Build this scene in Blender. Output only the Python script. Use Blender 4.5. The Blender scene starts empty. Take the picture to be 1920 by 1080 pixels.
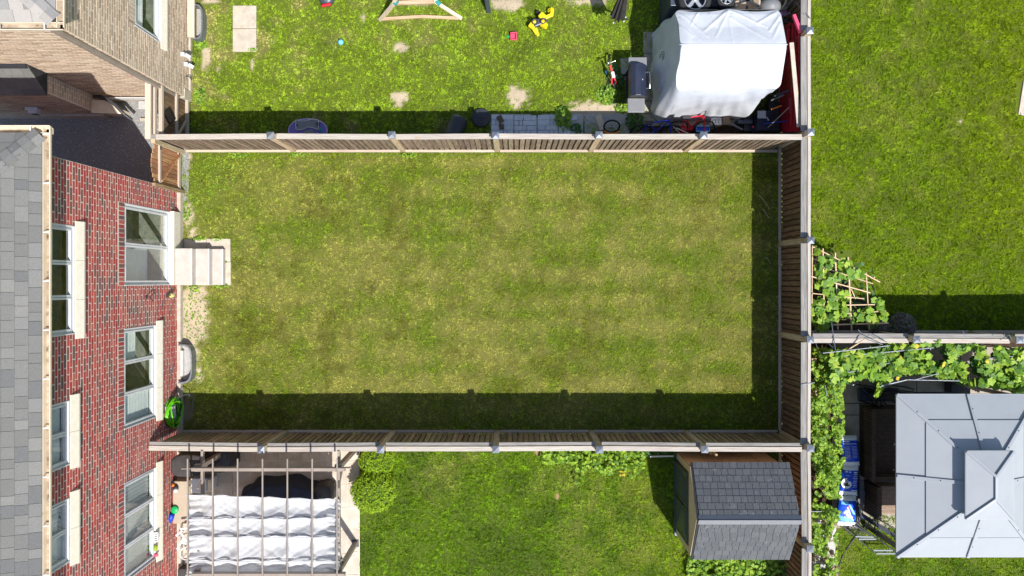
import bpy, math, random
import numpy as np
from mathutils import Vector, Matrix, Euler
random.seed(7)
RNG = np.random.default_rng(11)
C = bpy.context.scene.collection
SC = bpy.context.scene

# ---------------------------------------------------------------- camera, light, exposure
H = 21.0            # metres above the lawn
S = 72.0            # photo pixels per metre on the ground
cam_d = bpy.data.cameras.new("camera"); cam = bpy.data.objects.new("camera", cam_d); C.objects.link(cam)
cam.location = (0, 0, H); cam.rotation_euler = (0, 0, 0)
cam_d.sensor_width = 36.0; cam_d.lens = 36.0 * S * H / 1920.0
cam_d.shift_y = -16 / 1920.0
cam_d.clip_start = 0.5; cam_d.clip_end = 2000
SC.camera = cam

SUN_DIR = Vector((0.335, -0.50, 1.0)).normalized()      # towards the sun
world = bpy.data.worlds.new("World"); SC.world = world; world.use_nodes = True
wn = world.node_tree
for n in list(wn.nodes): wn.nodes.remove(n)
sky = wn.nodes.new("ShaderNodeTexSky"); sky.sky_type = 'NISHITA'; sky.sun_disc = False
sky.sun_elevation = math.asin(SUN_DIR.z)
sky.sun_rotation = math.atan2(SUN_DIR.x, SUN_DIR.y)
sky.air_density = 1.0; sky.dust_density = 1.0
bg = wn.nodes.new("ShaderNodeBackground"); bg.inputs['Strength'].default_value = 0.108
wo = wn.nodes.new("ShaderNodeOutputWorld")
wn.links.new(sky.outputs[0], bg.inputs[0]); wn.links.new(bg.outputs[0], wo.inputs[0])
sun_d = bpy.data.lights.new("sun", 'SUN'); sun_d.energy = 4.5; sun_d.angle = math.radians(0.5)
sun_d.color = (1.0, 0.96, 0.90)
sun = bpy.data.objects.new("sun", sun_d); C.objects.link(sun)
sun.rotation_euler = SUN_DIR.to_track_quat('Z', 'Y').to_euler(); sun.location = (8, -12, 25)
SC.view_settings.view_transform = 'Standard'; SC.view_settings.look = 'None'
SC.view_settings.exposure = 0.42; SC.view_settings.gamma = 1.0; SC.view_settings.use_curve_mapping = False
SC.cycles.max_bounces = 6; SC.cycles.transparent_max_bounces = 8
SC.cycles.use_denoising = True

def W(px, py, z=0.0):
    """the world point at height z that lies under a photo pixel"""
    k = (1 - z / H) / S
    return Vector(((px - 960) * k, (524 - py) * k, z))

# ---------------------------------------------------------------- materials
def hexc(r, g, b):
    f = lambda v: (v / 255 / 12.92) if v <= 10 else ((v / 255 + 0.055) / 1.055) ** 2.4
    return (f(r), f(g), f(b))

def nodes_of(m):
    m.use_nodes = True; nt = m.node_tree
    for n in list(nt.nodes): nt.nodes.remove(n)
    return nt

def mat(name, c1, c2=None, rough=0.7, scale=(6, 6, 6), detail=5, bump=0.0, bscale=60, var=0.0, metal=0.0,
        spec=0.4, spots=None, spot_scale=3, spot_at=0.62, hue=0.0, c3=None, trans=0.0, contrast=(0.3, 0.7), palette=None, coat=0.0):
    m = bpy.data.materials.new(name); nt = nodes_of(m); N = nt.nodes; L = nt.links
    out = N.new("ShaderNodeOutputMaterial"); b = N.new("ShaderNodeBsdfPrincipled"); L.new(b.outputs[0], out.inputs[0])
    geo = N.new("ShaderNodeNewGeometry"); oi = N.new("ShaderNodeObjectInfo")
    add = N.new("ShaderNodeMath"); add.operation = 'ADD'; L.new(geo.outputs['Random Per Island'], add.inputs[0]); L.new(oi.outputs['Random'], add.inputs[1])
    fr = N.new("ShaderNodeMath"); fr.operation = 'FRACT'; L.new(add.outputs[0], fr.inputs[0])
    mp = N.new("ShaderNodeMapping"); mp.inputs['Scale'].default_value = scale; L.new(geo.outputs['Position'], mp.inputs['Vector'])
    no = N.new("ShaderNodeTexNoise"); no.noise_dimensions = '4D'; no.inputs['Scale'].default_value = 1.0; no.inputs['Detail'].default_value = detail
    no.inputs['Roughness'].default_value = 0.62
    wm = N.new("ShaderNodeMath"); wm.operation = 'MULTIPLY'; wm.inputs[1].default_value = 40.0 if var or palette else 0.0
    L.new(fr.outputs[0], wm.inputs[0]); L.new(wm.outputs[0], no.inputs['W'])
    L.new(mp.outputs[0], no.inputs['Vector'])
    r = N.new("ShaderNodeValToRGB"); L.new(no.outputs['Fac'], r.inputs[0])
    c2 = c2 or c1
    r.color_ramp.elements[0].position = contrast[0]; r.color_ramp.elements[1].position = contrast[1]
    r.color_ramp.elements[0].color = (*c1, 1); r.color_ramp.elements[1].color = (*c2, 1)
    if c3:
        e = r.color_ramp.elements.new(sum(contrast) / 2); e.color = (*c3, 1)
    col = r.outputs[0]
    if palette:     # whole pieces differ in colour: picked by the piece's own random number
        pr = N.new("ShaderNodeValToRGB"); pr.color_ramp.interpolation = 'CONSTANT'; L.new(fr.outputs[0], pr.inputs[0])
        els = pr.color_ramp.elements
        els[0].position = 0; els[0].color = (*palette[0][1], 1); els[1].position = palette[1][0]; els[1].color = (*palette[1][1], 1)
        for p, c in palette[2:]:
            e = els.new(p); e.color = (*c, 1)
        mx = N.new("ShaderNodeMixRGB"); mx.blend_type = 'MULTIPLY'; mx.inputs[0].default_value = 1.0
        L.new(pr.outputs[0], mx.inputs[1]); L.new(col, mx.inputs[2]); col = mx.outputs[0]
    if spots:
        n2 = N.new("ShaderNodeTexNoise"); n2.inputs['Scale'].default_value = spot_scale; n2.inputs['Detail'].default_value = 6
        L.new(geo.outputs['Position'], n2.inputs['Vector'])
        r2 = N.new("ShaderNodeValToRGB"); L.new(n2.outputs['Fac'], r2.inputs[0])
        r2.color_ramp.elements[0].position = spot_at - 0.04; r2.color_ramp.elements[1].position = spot_at + 0.08
        mx = N.new("ShaderNodeMixRGB"); L.new(r2.outputs[0], mx.inputs[0]); L.new(col, mx.inputs[1]); mx.inputs[2].default_value = (*spots, 1)
        col = mx.outputs[0]
    if var or hue:
        mr = N.new("ShaderNodeMapRange"); mr.inputs['To Min'].default_value = 1 - var; mr.inputs['To Max'].default_value = 1 + var
        L.new(fr.outputs[0], mr.inputs[0])
        hs = N.new("ShaderNodeHueSaturation"); L.new(mr.outputs[0], hs.inputs['Value']); L.new(col, hs.inputs['Color'])
        if hue:
            f2 = N.new("ShaderNodeMath"); f2.operation = 'MULTIPLY'; f2.inputs[1].default_value = 7.31; L.new(fr.outputs[0], f2.inputs[0])
            f3 = N.new("ShaderNodeMath"); f3.operation = 'FRACT'; L.new(f2.outputs[0], f3.inputs[0])
            mh = N.new("ShaderNodeMapRange"); mh.inputs['To Min'].default_value = 0.5 - hue; mh.inputs['To Max'].default_value = 0.5 + hue
            L.new(f3.outputs[0], mh.inputs[0]); L.new(mh.outputs[0], hs.inputs['Hue'])
        col = hs.outputs[0]
    L.new(col, b.inputs['Base Color'])
    b.inputs['Roughness'].default_value = rough; b.inputs['Metallic'].default_value = metal
    b.inputs['Specular IOR Level'].default_value = spec
    if coat: b.inputs['Coat Weight'].default_value = coat
    if bump:
        nb = N.new("ShaderNodeTexNoise"); nb.inputs['Scale'].default_value = bscale; nb.inputs['Detail'].default_value = 4
        mpb = N.new("ShaderNodeMapping"); mx_ = max(scale); mpb.inputs['Scale'].default_value = tuple(s / mx_ for s in scale)
        L.new(geo.outputs['Position'], mpb.inputs['Vector']); L.new(mpb.outputs[0], nb.inputs['Vector'])
        bp = N.new("ShaderNodeBump"); bp.inputs['Strength'].default_value = bump; bp.inputs['Distance'].default_value = 0.02
        L.new(nb.outputs['Fac'], bp.inputs['Height']); L.new(bp.outputs[0], b.inputs['Normal'])
    if trans:
        tr = N.new("ShaderNodeBsdfTranslucent"); L.new(col, tr.inputs[0])
        ms = N.new("ShaderNodeMixShader"); ms.inputs[0].default_value = trans
        L.new(b.outputs[0], ms.inputs[1]); L.new(tr.outputs[0], ms.inputs[2]); L.new(ms.outputs[0], out.inputs[0])
    return m

def attr_mat(name, rough=0.75, trans=0.25, spec=0.2, bump=0.0):
    m = bpy.data.materials.new(name); nt = nodes_of(m); N = nt.nodes; L = nt.links
    out = N.new("ShaderNodeOutputMaterial"); b = N.new("ShaderNodeBsdfPrincipled")
    a = N.new("ShaderNodeAttribute"); a.attribute_name = "kind_colour"
    L.new(a.outputs['Color'], b.inputs['Base Color']); b.inputs['Roughness'].default_value = rough; b.inputs['Specular IOR Level'].default_value = spec
    if bump:
        g = N.new("ShaderNodeNewGeometry")
        nb = N.new("ShaderNodeTexNoise"); nb.inputs['Scale'].default_value = 45; nb.inputs['Detail'].default_value = 6
        L.new(g.outputs['Position'], nb.inputs['Vector'])
        bp = N.new("ShaderNodeBump"); bp.inputs['Strength'].default_value = bump; bp.inputs['Distance'].default_value = 0.03
        L.new(nb.outputs['Fac'], bp.inputs['Height']); L.new(bp.outputs[0], b.inputs['Normal'])
    if trans:
        t = N.new("ShaderNodeBsdfTranslucent"); L.new(a.outputs['Color'], t.inputs[0])
        ms = N.new("ShaderNodeMixShader"); ms.inputs[0].default_value = trans
        L.new(b.outputs[0], ms.inputs[1]); L.new(t.outputs[0], ms.inputs[2]); L.new(ms.outputs[0], out.inputs[0])
    else:
        L.new(b.outputs[0], out.inputs[0])
    return m

def glass_mat():
    m = bpy.data.materials.new("window glass"); nt = nodes_of(m); N = nt.nodes; L = nt.links
    out = N.new("ShaderNodeOutputMaterial")
    t = N.new("ShaderNodeBsdfTransparent"); t.inputs[0].default_value = (0.92, 0.95, 0.94, 1)
    g = N.new("ShaderNodeBsdfGlossy"); g.inputs['Roughness'].default_value = 0.02
    geo = N.new("ShaderNodeNewGeometry")
    nb = N.new("ShaderNodeTexNoise"); nb.inputs['Scale'].default_value = 1.6; nb.inputs['Detail'].default_value = 1
    L.new(geo.outputs['Position'], nb.inputs['Vector'])
    bp = N.new("ShaderNodeBump"); bp.inputs['Strength'].default_value = 0.02; bp.inputs['Distance'].default_value = 0.01
    L.new(nb.outputs['Fac'], bp.inputs['Height']); L.new(bp.outputs[0], g.inputs['Normal'])
    f = N.new("ShaderNodeFresnel"); f.inputs['IOR'].default_value = 1.75
    nb_ = N.new("ShaderNodeMath"); nb_.operation = 'SUBTRACT'; nb_.inputs[0].default_value = 1.0; L.new(geo.outputs['Backfacing'], nb_.inputs[1])
    mu = N.new("ShaderNodeMath"); mu.operation = 'MULTIPLY'; L.new(f.outputs[0], mu.inputs[0]); L.new(nb_.outputs[0], mu.inputs[1])
    ms = N.new("ShaderNodeMixShader"); L.new(mu.outputs[0], ms.inputs[0]); L.new(t.outputs[0], ms.inputs[1]); L.new(g.outputs[0], ms.inputs[2])
    L.new(ms.outputs[0], out.inputs[0]); return m

M = {}
def wood(name, c1, c2, axis='z', var=0.15, rough=0.85, spots=None):
    sc = {'z': (45, 45, 2.5), 'x': (2.5, 45, 45), 'y': (45, 2.5, 45)}[axis]
    return mat(name, c1, c2, rough=rough, scale=sc, detail=6, bump=0.5, bscale=60, var=var, spec=0.2, spots=spots, spot_scale=5, spot_at=0.66, hue=0.012)
M['board_grey'] = wood("weathered board", hexc(96, 80, 66), hexc(170, 150, 130), 'z', 0.28, spots=hexc(165, 145, 125))
M['board_brown'] = wood("brown stained board", hexc(74, 56, 42), hexc(150, 120, 94), 'z', 0.26, spots=hexc(160, 125, 92))
M['board_dark'] = wood("dark weathered board", hexc(120, 98, 72), hexc(190, 164, 128), 'z', 0.3)
for ax in 'xy':
    M['cap_' + ax] = wood("pale cap rail " + ax, hexc(160, 151, 140), hexc(194, 187, 177), ax, 0.06, spots=hexc(180, 160, 135))
    M['greycap_' + ax] = wood("grey cap rail " + ax, hexc(112, 109, 106), hexc(160, 157, 153), ax, 0.08)
    M['rail_' + ax] = wood("bottom rail " + ax, hexc(170, 155, 138), hexc(210, 196, 178), ax, 0.08)
M['post'] = wood("post wood", hexc(160, 138, 108), hexc(218, 196, 164), 'z', 0.12)
M['gate_wood'] = wood("cedar gate board", hexc(128, 88, 58), hexc(206, 158, 116), 'z', 0.3)
M['beam_wood_x'] = wood("bare timber x", hexc(176, 146, 112), hexc(214, 188, 156), 'x', 0.1)
M['beam_wood_y'] = wood("bare timber y", hexc(196, 178, 152), hexc(226, 210, 188), 'y', 0.1)
M['galv'] = mat("galvanised metal", hexc(118, 124, 134), hexc(152, 158, 168), rough=0.5, metal=0.65, scale=(20, 20, 20), var=0.06)
M['brick_red'] = mat("red clay brick", (0.75, 0.75, 0.75), (1.1, 1.1, 1.1), rough=0.85, scale=(22, 22, 22), bump=0.5, bscale=120, spec=0.2,
    palette=[(0, hexc(186, 88, 80)), (0.17, hexc(174, 76, 70)), (0.33, hexc(194, 100, 88)), (0.48, hexc(180, 80, 76)), (0.60, hexc(168, 80, 72)), (0.72, hexc(134, 94, 88)),
             (0.82, hexc(118, 94, 91)), (0.90, hexc(146, 92, 84)), (0.95, hexc(190, 110, 94))])
M['brick_beige'] = mat("buff clay brick", (0.8, 0.8, 0.8), (1.1, 1.1, 1.1), rough=0.88, scale=(22, 22, 22), bump=0.5, bscale=120, spec=0.2,
    palette=[(0, hexc(200, 180, 158)), (0.25, hexc(187, 166, 145)), (0.5, hexc(210, 191, 168)), (0.7, hexc(193, 170, 148)), (0.88, hexc(174, 152, 132))])
M['mortar'] = mat("pale mortar", hexc(206, 192, 180), hexc(226, 214, 202), rough=0.95, scale=(30, 30, 30), bump=0.4)
M['mortar_buff'] = mat("buff mortar", hexc(222, 204, 180), hexc(238, 222, 200), rough=0.95, scale=(30, 30, 30), bump=0.4)
M['stone'] = mat("cream stone sill", hexc(216, 208, 190), hexc(232, 225, 208), rough=0.8, scale=(12, 12, 12), bump=0.2)
M['concrete'] = mat("pale concrete", hexc(172, 162, 147), hexc(202, 192, 177), rough=0.9, scale=(7, 7, 7), bump=0.3, bscale=80, spots=hexc(196, 180, 158), var=0.04)
M['precast'] = mat("precast concrete step", hexc(178, 170, 161), hexc(200, 192, 183), rough=0.85, scale=(5, 5, 5), bump=0.15, var=0.03)
M['white'] = mat("white vinyl", hexc(204, 205, 206), hexc(220, 221, 222), rough=0.45, scale=(5, 5, 5))
M['cream'] = mat("cream painted metal", hexc(214, 198, 172), hexc(236, 222, 198), rough=0.5, scale=(4, 4, 4), spots=hexc(150, 125, 95), spot_scale=7, spot_at=0.72)
M['gutter_in'] = mat("gutter silt", hexc(120, 104, 88), hexc(200, 186, 166), rough=0.9, scale=(3, 6, 3), spots=hexc(96, 78, 58), spot_scale=6, spot_at=0.62)
M['taupe'] = mat("taupe painted metal", hexc(140, 128, 118), hexc(160, 148, 137), rough=0.45, scale=(4, 4, 4))
M['black'] = mat("black plastic", hexc(44, 45, 50), hexc(62, 63, 70), rough=0.45, scale=(8, 8, 8))
M['blackmetal'] = mat("black metal", hexc(22, 23, 27), hexc(40, 42, 50), rough=0.35, metal=0.3, scale=(8, 8, 8))
M['dark_room'] = mat("dim room", hexc(96, 98, 92), hexc(150, 148, 138), rough=0.9)
M['blind'] = mat("white blind", hexc(212, 212, 208), hexc(232, 232, 228), rough=0.7, var=0.05)
M['glass'] = glass_mat()
M['shingle'] = mat("grey asphalt shingle", (0.86, 0.86, 0.86), (1.12, 1.12, 1.12), rough=0.95, scale=(60, 60, 60), detail=3, bump=0.6, bscale=220, spec=0.15,
    palette=[(0, hexc(126, 126, 123)), (0.2, hexc(119, 119, 116)), (0.4, hexc(131, 131, 128)), (0.6, hexc(123, 123, 120)), (0.78, hexc(113, 113, 113)), (0.9, hexc(135, 134, 130))])
M['shingle_lt'] = mat("warm grey shingle", (0.86, 0.86, 0.86), (1.12, 1.12, 1.12), rough=0.95, scale=(60, 60, 60), detail=3, bump=0.6, bscale=220, spec=0.15,
    palette=[(0, hexc(166, 162, 156)), (0.3, hexc(150, 148, 146)), (0.55, hexc(178, 172, 166)), (0.8, hexc(140, 138, 138))])
M['shingle_shed'] = mat("slate coloured shed shingle", (0.8, 0.8, 0.8), (1.15, 1.15, 1.15), rough=0.45, scale=(30, 30, 30), detail=4, bump=0.4, bscale=150, spec=0.5,
    palette=[(0, hexc(87, 90, 94)), (0.3, hexc(83, 86, 90)), (0.6, hexc(92, 94, 97)), (0.85, hexc(86, 88, 91))], spots=hexc(112, 114, 118), spot_scale=9, spot_at=0.66)
M['felt'] = mat("roof felt", hexc(40, 41, 44), hexc(60, 61, 64), rough=0.95)
M['asphalt'] = mat("dark gravel screening", hexc(112, 113, 115), hexc(170, 170, 170), rough=0.95, scale=(45, 45, 45), detail=8, bump=1.0, bscale=70, spots=hexc(240, 236, 228), spot_scale=26, spot_at=0.64)
M['gravel'] = mat("pale gravel", hexc(140, 138, 136), hexc(220, 218, 214), rough=0.95, scale=(60, 60, 60), detail=5, bump=1.0, bscale=60, var=0.2)
M['soil'] = mat("dark garden soil", hexc(50, 38, 30), hexc(84, 66, 52), rough=0.95, scale=(12, 12, 12), bump=1.0, bscale=30)
M['lawn_soil'] = attr_mat("lawn soil and thatch", trans=0, bump=0.8)
M['grass'] = attr_mat("grass blades", rough=0.8, trans=0.28, spec=0.05)
M['far_ground'] = mat("far grass", hexc(70, 84, 36), hexc(104, 112, 58), rough=0.95, scale=(0.6, 0.6, 0.6), detail=10, bump=0.6)

# ---------------------------------------------------------------- mesh builder
def wloc(o):
    v = Vector((0, 0, 0))
    while o is not None:
        v += o.location; o = o.parent
    return v

class MB:
    def __init__(s): s.v = []; s.f = []; s.m = []; s.smooth = set(); s.cm = 0
    def add(s, vs, fs, smooth=False):
        b = len(s.v); s.v += [tuple(v) for v in vs]
        for f in fs:
            if smooth: s.smooth.add(len(s.f))
            s.f.append(tuple(i + b for i in f)); s.m.append(s.cm)
        return s
    def box(s, lo, hi, rot=None, piv=None):
        x0, y0, z0 = lo; x1, y1, z1 = hi
        vs = [Vector(p) for p in ((x0, y0, z0), (x1, y0, z0), (x1, y1, z0), (x0, y1, z0), (x0, y0, z1), (x1, y0, z1), (x1, y1, z1), (x0, y1, z1))]
        if rot:
            R = Euler(rot).to_matrix(); c = Vector(piv) if piv else (Vector(lo) + Vector(hi)) / 2
            vs = [R @ (v - c) + c for v in vs]
        return s.add(vs, [(0, 3, 2, 1), (4, 5, 6, 7), (0, 1, 5, 4), (1, 2, 6, 5), (2, 3, 7, 6), (3, 0, 4, 7)])
    def beam(s, p, q, w, h, up=(0, 0, 1)):
        p = Vector(p); q = Vector(q); d = (q - p).normalized(); u = Vector(up)
        if abs(d.dot(u)) > 0.95: u = Vector((1, 0, 0))
        a = d.cross(u).normalized(); b = a.cross(d).normalized()
        a *= w / 2; b *= h / 2
        vs = [e + i * a + j * b for e in (p, q) for i, j in ((-1, -1), (1, -1), (1, 1), (-1, 1))]
        return s.add(vs, [(0, 1, 2, 3), (7, 6, 5, 4), (0, 4, 5, 1), (1, 5, 6, 2), (2, 6, 7, 3), (3, 7, 4, 0)])
    def tube(s, pts, r, n=8, closed=False, r2=None):
        pts = [Vector(p) for p in pts]; k = len(pts); vs = []; fs = []; ref = None
        for i, p in enumerate(pts):
            if closed: d = pts[(i + 1) % k] - pts[i - 1]
            else: d = pts[min(i + 1, k - 1)] - pts[max(i - 1, 0)]
            d.normalize()
            if ref is None: ref = Vector((0, 0, 1)) if abs(d.z) < 0.9 else Vector((1, 0, 0))
            a = d.cross(ref).normalized(); b = a.cross(d).normalized(); ref = b
            rr = r if r2 is None else r + (r2 - r) * i / max(1, k - 1)
            for j in range(n):
                t = 2 * math.pi * j / n; vs.append(p + a * (math.cos(t) * rr) + b * (math.sin(t) * rr))
        rng = range(k) if closed else range(k - 1)
        for i in rng:
            i2 = (i + 1) % k
            for j in range(n):
                j2 = (j + 1) % n; fs.append((i * n + j, i * n + j2, i2 * n + j2, i2 * n + j))
        s.add(vs, fs, True)
        if not closed: s.add(vs[:n], [tuple(range(n))]); s.add(vs[-n:], [tuple(reversed(range(n)))])
        return s
    def prism(s, pts, z0, z1):
        n = len(pts); vs = [(x, y, z0) for x, y in pts] + [(x, y, z1) for x, y in pts]
        return s.add(vs, [tuple(reversed(range(n))), tuple(range(n, 2 * n))] + [(i, (i + 1) % n, n + (i + 1) % n, n + i) for i in range(n)])
    def lathe(s, c, prof, n=24, axis=(0, 0, 1)):
        c = Vector(c); ax = Vector(axis).normalized(); q = Vector((0, 0, 1)).rotation_difference(ax)
        vs = []; fs = []
        for r, z in prof:
            for j in range(n):
                t = 2 * math.pi * j / n; vs.append(c + q @ Vector((r * math.cos(t), r * math.sin(t), z)))
        for i in range(len(prof) - 1):
            for j in range(n): fs.append((i * n + j, i * n + (j + 1) % n, (i + 1) * n + (j + 1) % n, (i + 1) * n + j))
        return s.add(vs, fs, True)
    def ball(s, c, r, n=12, m=8, sc=(1, 1, 1)):
        prof = [(max(1e-4, math.sin(math.pi * i / m)), -math.cos(math.pi * i / m)) for i in range(m + 1)]
        vs = []; fs = []; c = Vector(c)
        for pr, z in prof:
            for j in range(n):
                t = 2 * math.pi * j / n; vs.append(c + Vector((pr * math.cos(t) * r * sc[0], pr * math.sin(t) * r * sc[1], z * r * sc[2])))
        for i in range(m):
            for j in range(n): fs.append((i * n + j, i * n + (j + 1) % n, (i + 1) * n + (j + 1) % n, (i + 1) * n + j))
        return s.add(vs, fs, True)
    def grid(s, P, smooth=True):
        """P: array nu x nv x 3"""
        nu, nv = len(P), len(P[0]); vs = [tuple(P[i][j]) for i in range(nu) for j in range(nv)]
        fs = [(i * nv + j, (i + 1) * nv + j, (i + 1) * nv + j + 1, i * nv + j + 1) for i in range(nu - 1) for j in range(nv - 1)]
        return s.add(vs, fs, smooth)
    def poly(s, pts): return s.add(pts, [tuple(range(len(pts)))])
    def build(s, name, material, parent=None, bevel=0.0, label=None, kind=None, piv=None):
        me = bpy.data.meshes.new(name)
        a = np.array(s.v); c = (a.min(0) + a.max(0)) / 2
        if piv is not None: c = np.array(piv, float)
        elif parent is None: c[2] = a[:, 2].min()
        me.from_pydata([tuple(r) for r in (a - c)], [], s.f)
        ms = material if isinstance(material, (list, tuple)) else [material]
        for m_ in ms: me.materials.append(M[m_] if isinstance(m_, str) else m_)
        if len(ms) > 1: me.polygons.foreach_set("material_index", s.m)
        if s.smooth:
            me.polygons.foreach_set("use_smooth", [i in s.smooth for i in range(len(s.f))])
        me.update()
        o = bpy.data.objects.new(name, me); C.objects.link(o)
        if parent is not None: o.parent = parent; c = Vector(c) - wloc(parent)
        o.location = c
        if bevel:
            md = o.modifiers.new("bevel", 'BEVEL'); md.width = bevel; md.segments = 2; md.limit_method = 'ANGLE'
        if label: o['label'] = label
        if kind: o['kind'] = kind
        return o

def thing(name, label, cat, loc, group=None):
    o = bpy.data.objects.new(name, None); C.objects.link(o); o.location = loc; o.empty_display_size = 0.2
    o['label'] = label; o['category'] = cat
    if group: o['group'] = group
    return o
def tag(o, label, cat, group=None):
    o['label'] = label; o['category'] = cat
    if group: o['group'] = group
    return o
def inst(name, me, parent, world_loc, rot=(0, 0, 0), scale=(1, 1, 1)):
    o = bpy.data.objects.new(name, me); C.objects.link(o); o.parent = parent
    o.location = Vector(world_loc) - wloc(parent); o.rotation_euler = rot; o.scale = scale
    return o
def shared(build, name, material):
    """a mesh datablock from an MB filled round the origin"""
    me = bpy.data.meshes.new(name); me.from_pydata(build.v, [], build.f); me.materials.append(M[material] if isinstance(material, str) else material)
    if build.smooth: me.polygons.foreach_set("use_smooth", [i in build.smooth for i in range(len(build.f))])
    me.update(); return me
def bar(name, m, parent, p, q, w, h, up=(0, 0, 1), **k): return MB().beam(p, q, w, h, up).build(name, m, parent, **k)
def pipe(name, m, parent, pts, r, n=8, **k): return MB().tube(pts, r, n).build(name, m, parent, **k)

# ---------------------------------------------------------------- numpy noise
_tab = RNG.random((64, 64, 8))
def vnoise(x, y, s, k=0):
    x = x / s + 17.3 * k; y = y / s + 9.1 * k
    xi = np.floor(x).astype(int); yi = np.floor(y).astype(int); fx = x - xi; fy = y - yi
    fx = fx * fx * (3 - 2 * fx); fy = fy * fy * (3 - 2 * fy); t = _tab[:, :, k % 8]
    g = lambda a, b: t[a % 64, b % 64]
    return (g(xi, yi) * (1 - fx) + g(xi + 1, yi) * fx) * (1 - fy) + (g(xi, yi + 1) * (1 - fx) + g(xi + 1, yi + 1) * fx) * fy
def fbm(x, y, s, k=0, o=4):
    r = 0; a = 1; t = 0
    for i in range(o): r = r + a * vnoise(x, y, s / 2 ** i, k + i); t += a; a *= 0.55
    return r / t
def sstep(a, b, x):
    t = np.clip((x - a) / (b - a), 0, 1); return t * t * (3 - 2 * t)
# ---------------------------------------------------------------- the ground
MB().box((-300, -300, -0.6), (300, 300, -0.03)).build("ground", "far_ground", kind="structure")

def spots_px(lst): return [((px - 960) / S, (524 - py) / S, rx / S, ry / S, a) for px, py, rx, ry, a in lst]
BARE = spots_px([
    # main garden, along the house
    (362, 590, 34, 70, 1.25), (352, 655, 26, 45, 1.1), (372, 700, 16, 26, 0.8), (352, 405, 14, 34, 1.0), (362, 440, 20, 16, 0.9), (350, 300, 14, 40, 0.9), (352, 770, 26, 40, 0.9),
    # upper garden
    (386, 110, 12, 40, 0.85), (410, 130, 16, 40, 0.55), (420, 175, 10, 20, 0.6), (472, 122, 3, 18, 1.3), (752, 90, 17, 13, 1.05), (747, 183, 20, 16, 1.25), (747, 196, 12, 10, 1.0), (972, 182, 26, 26, 1.1), (950, 6, 32, 17, 1.2),
    (680, 32, 9, 22, 0.7), (583, 85, 16, 7, 0.6), (507, 190, 14, 8, 0.6), (1105, 3, 60, 10, 0.95), (1110, 210, 60, 26, 1.25), (1150, 215, 45, 26, 1.2), (1240, 5, 30, 10, 0.4), (395, 2, 20, 8, 0.9), (700, 15, 6, 8, 0.5), (780, 8, 40, 7, 0.7),
    (515, 75, 8, 12, 0.5), (547, 87, 10, 8, 0.5),
    # lower garden
    (848, 868, 4, 10, 1.0), (866, 843, 6, 4, 0.8), (948, 868, 12, 4, 0.55), (1045, 930, 5, 6, 1.3), (919, 1005, 4, 12, 0.55), (1053, 1043, 6, 3, 0.7), (1030, 1058, 8, 4, 0.6), (1007, 848, 6, 8, 0.8), (734, 945, 10, 8, 0.4),
    # upper right garden
    (1850, 78, 5, 6, 0.8), (1800, 228, 6, 3, 0.8), (1796, 140, 8, 5, 0.45), (1725, 45, 6, 10, 0.35)])

def bare_mask(x, y):
    b = np.zeros_like(x)
    for cx, cy, rx, ry, a in BARE:
        d = ((x - cx) / rx) ** 2 + ((y - cy) / ry) ** 2
        b = np.maximum(b, a * np.exp(-d * 0.9))
    n = .55 * fbm(x, y, 0.24, 3, 4) + .45 * fbm(x, y, .085, 1, 2)
    return sstep(0.40, 0.72, b * (0.15 + 1.55 * n))

def mixc(a, b, t): return a[None, :] * (1 - t[:, None]) + b[None, :] * t[:, None]
A = lambda *c: np.array(c)
COL = dict(
    main=dict(green=A(.235, .335, .022), dry=A(.43, .425, .092), dark=A(.20, .21, .020), lush=A(.25, .41, .012)),
    upper=dict(green=A(.26, .375, .024), dry=A(.46, .44, .13), dark=A(.12, .21, .016), lush=A(.32, .48, .028)),
    right=dict(green=A(.215, .325, .012), dry=A(.36, .40, .06), dark=A(.12, .19, .010), lush=A(.28, .36, .008)),
    lower=dict(green=A(.19, .325, .016), dry=A(.34, .38, .07), dark=A(.075, .155, .010), lush=A(.33, .45, .02)))

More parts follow.
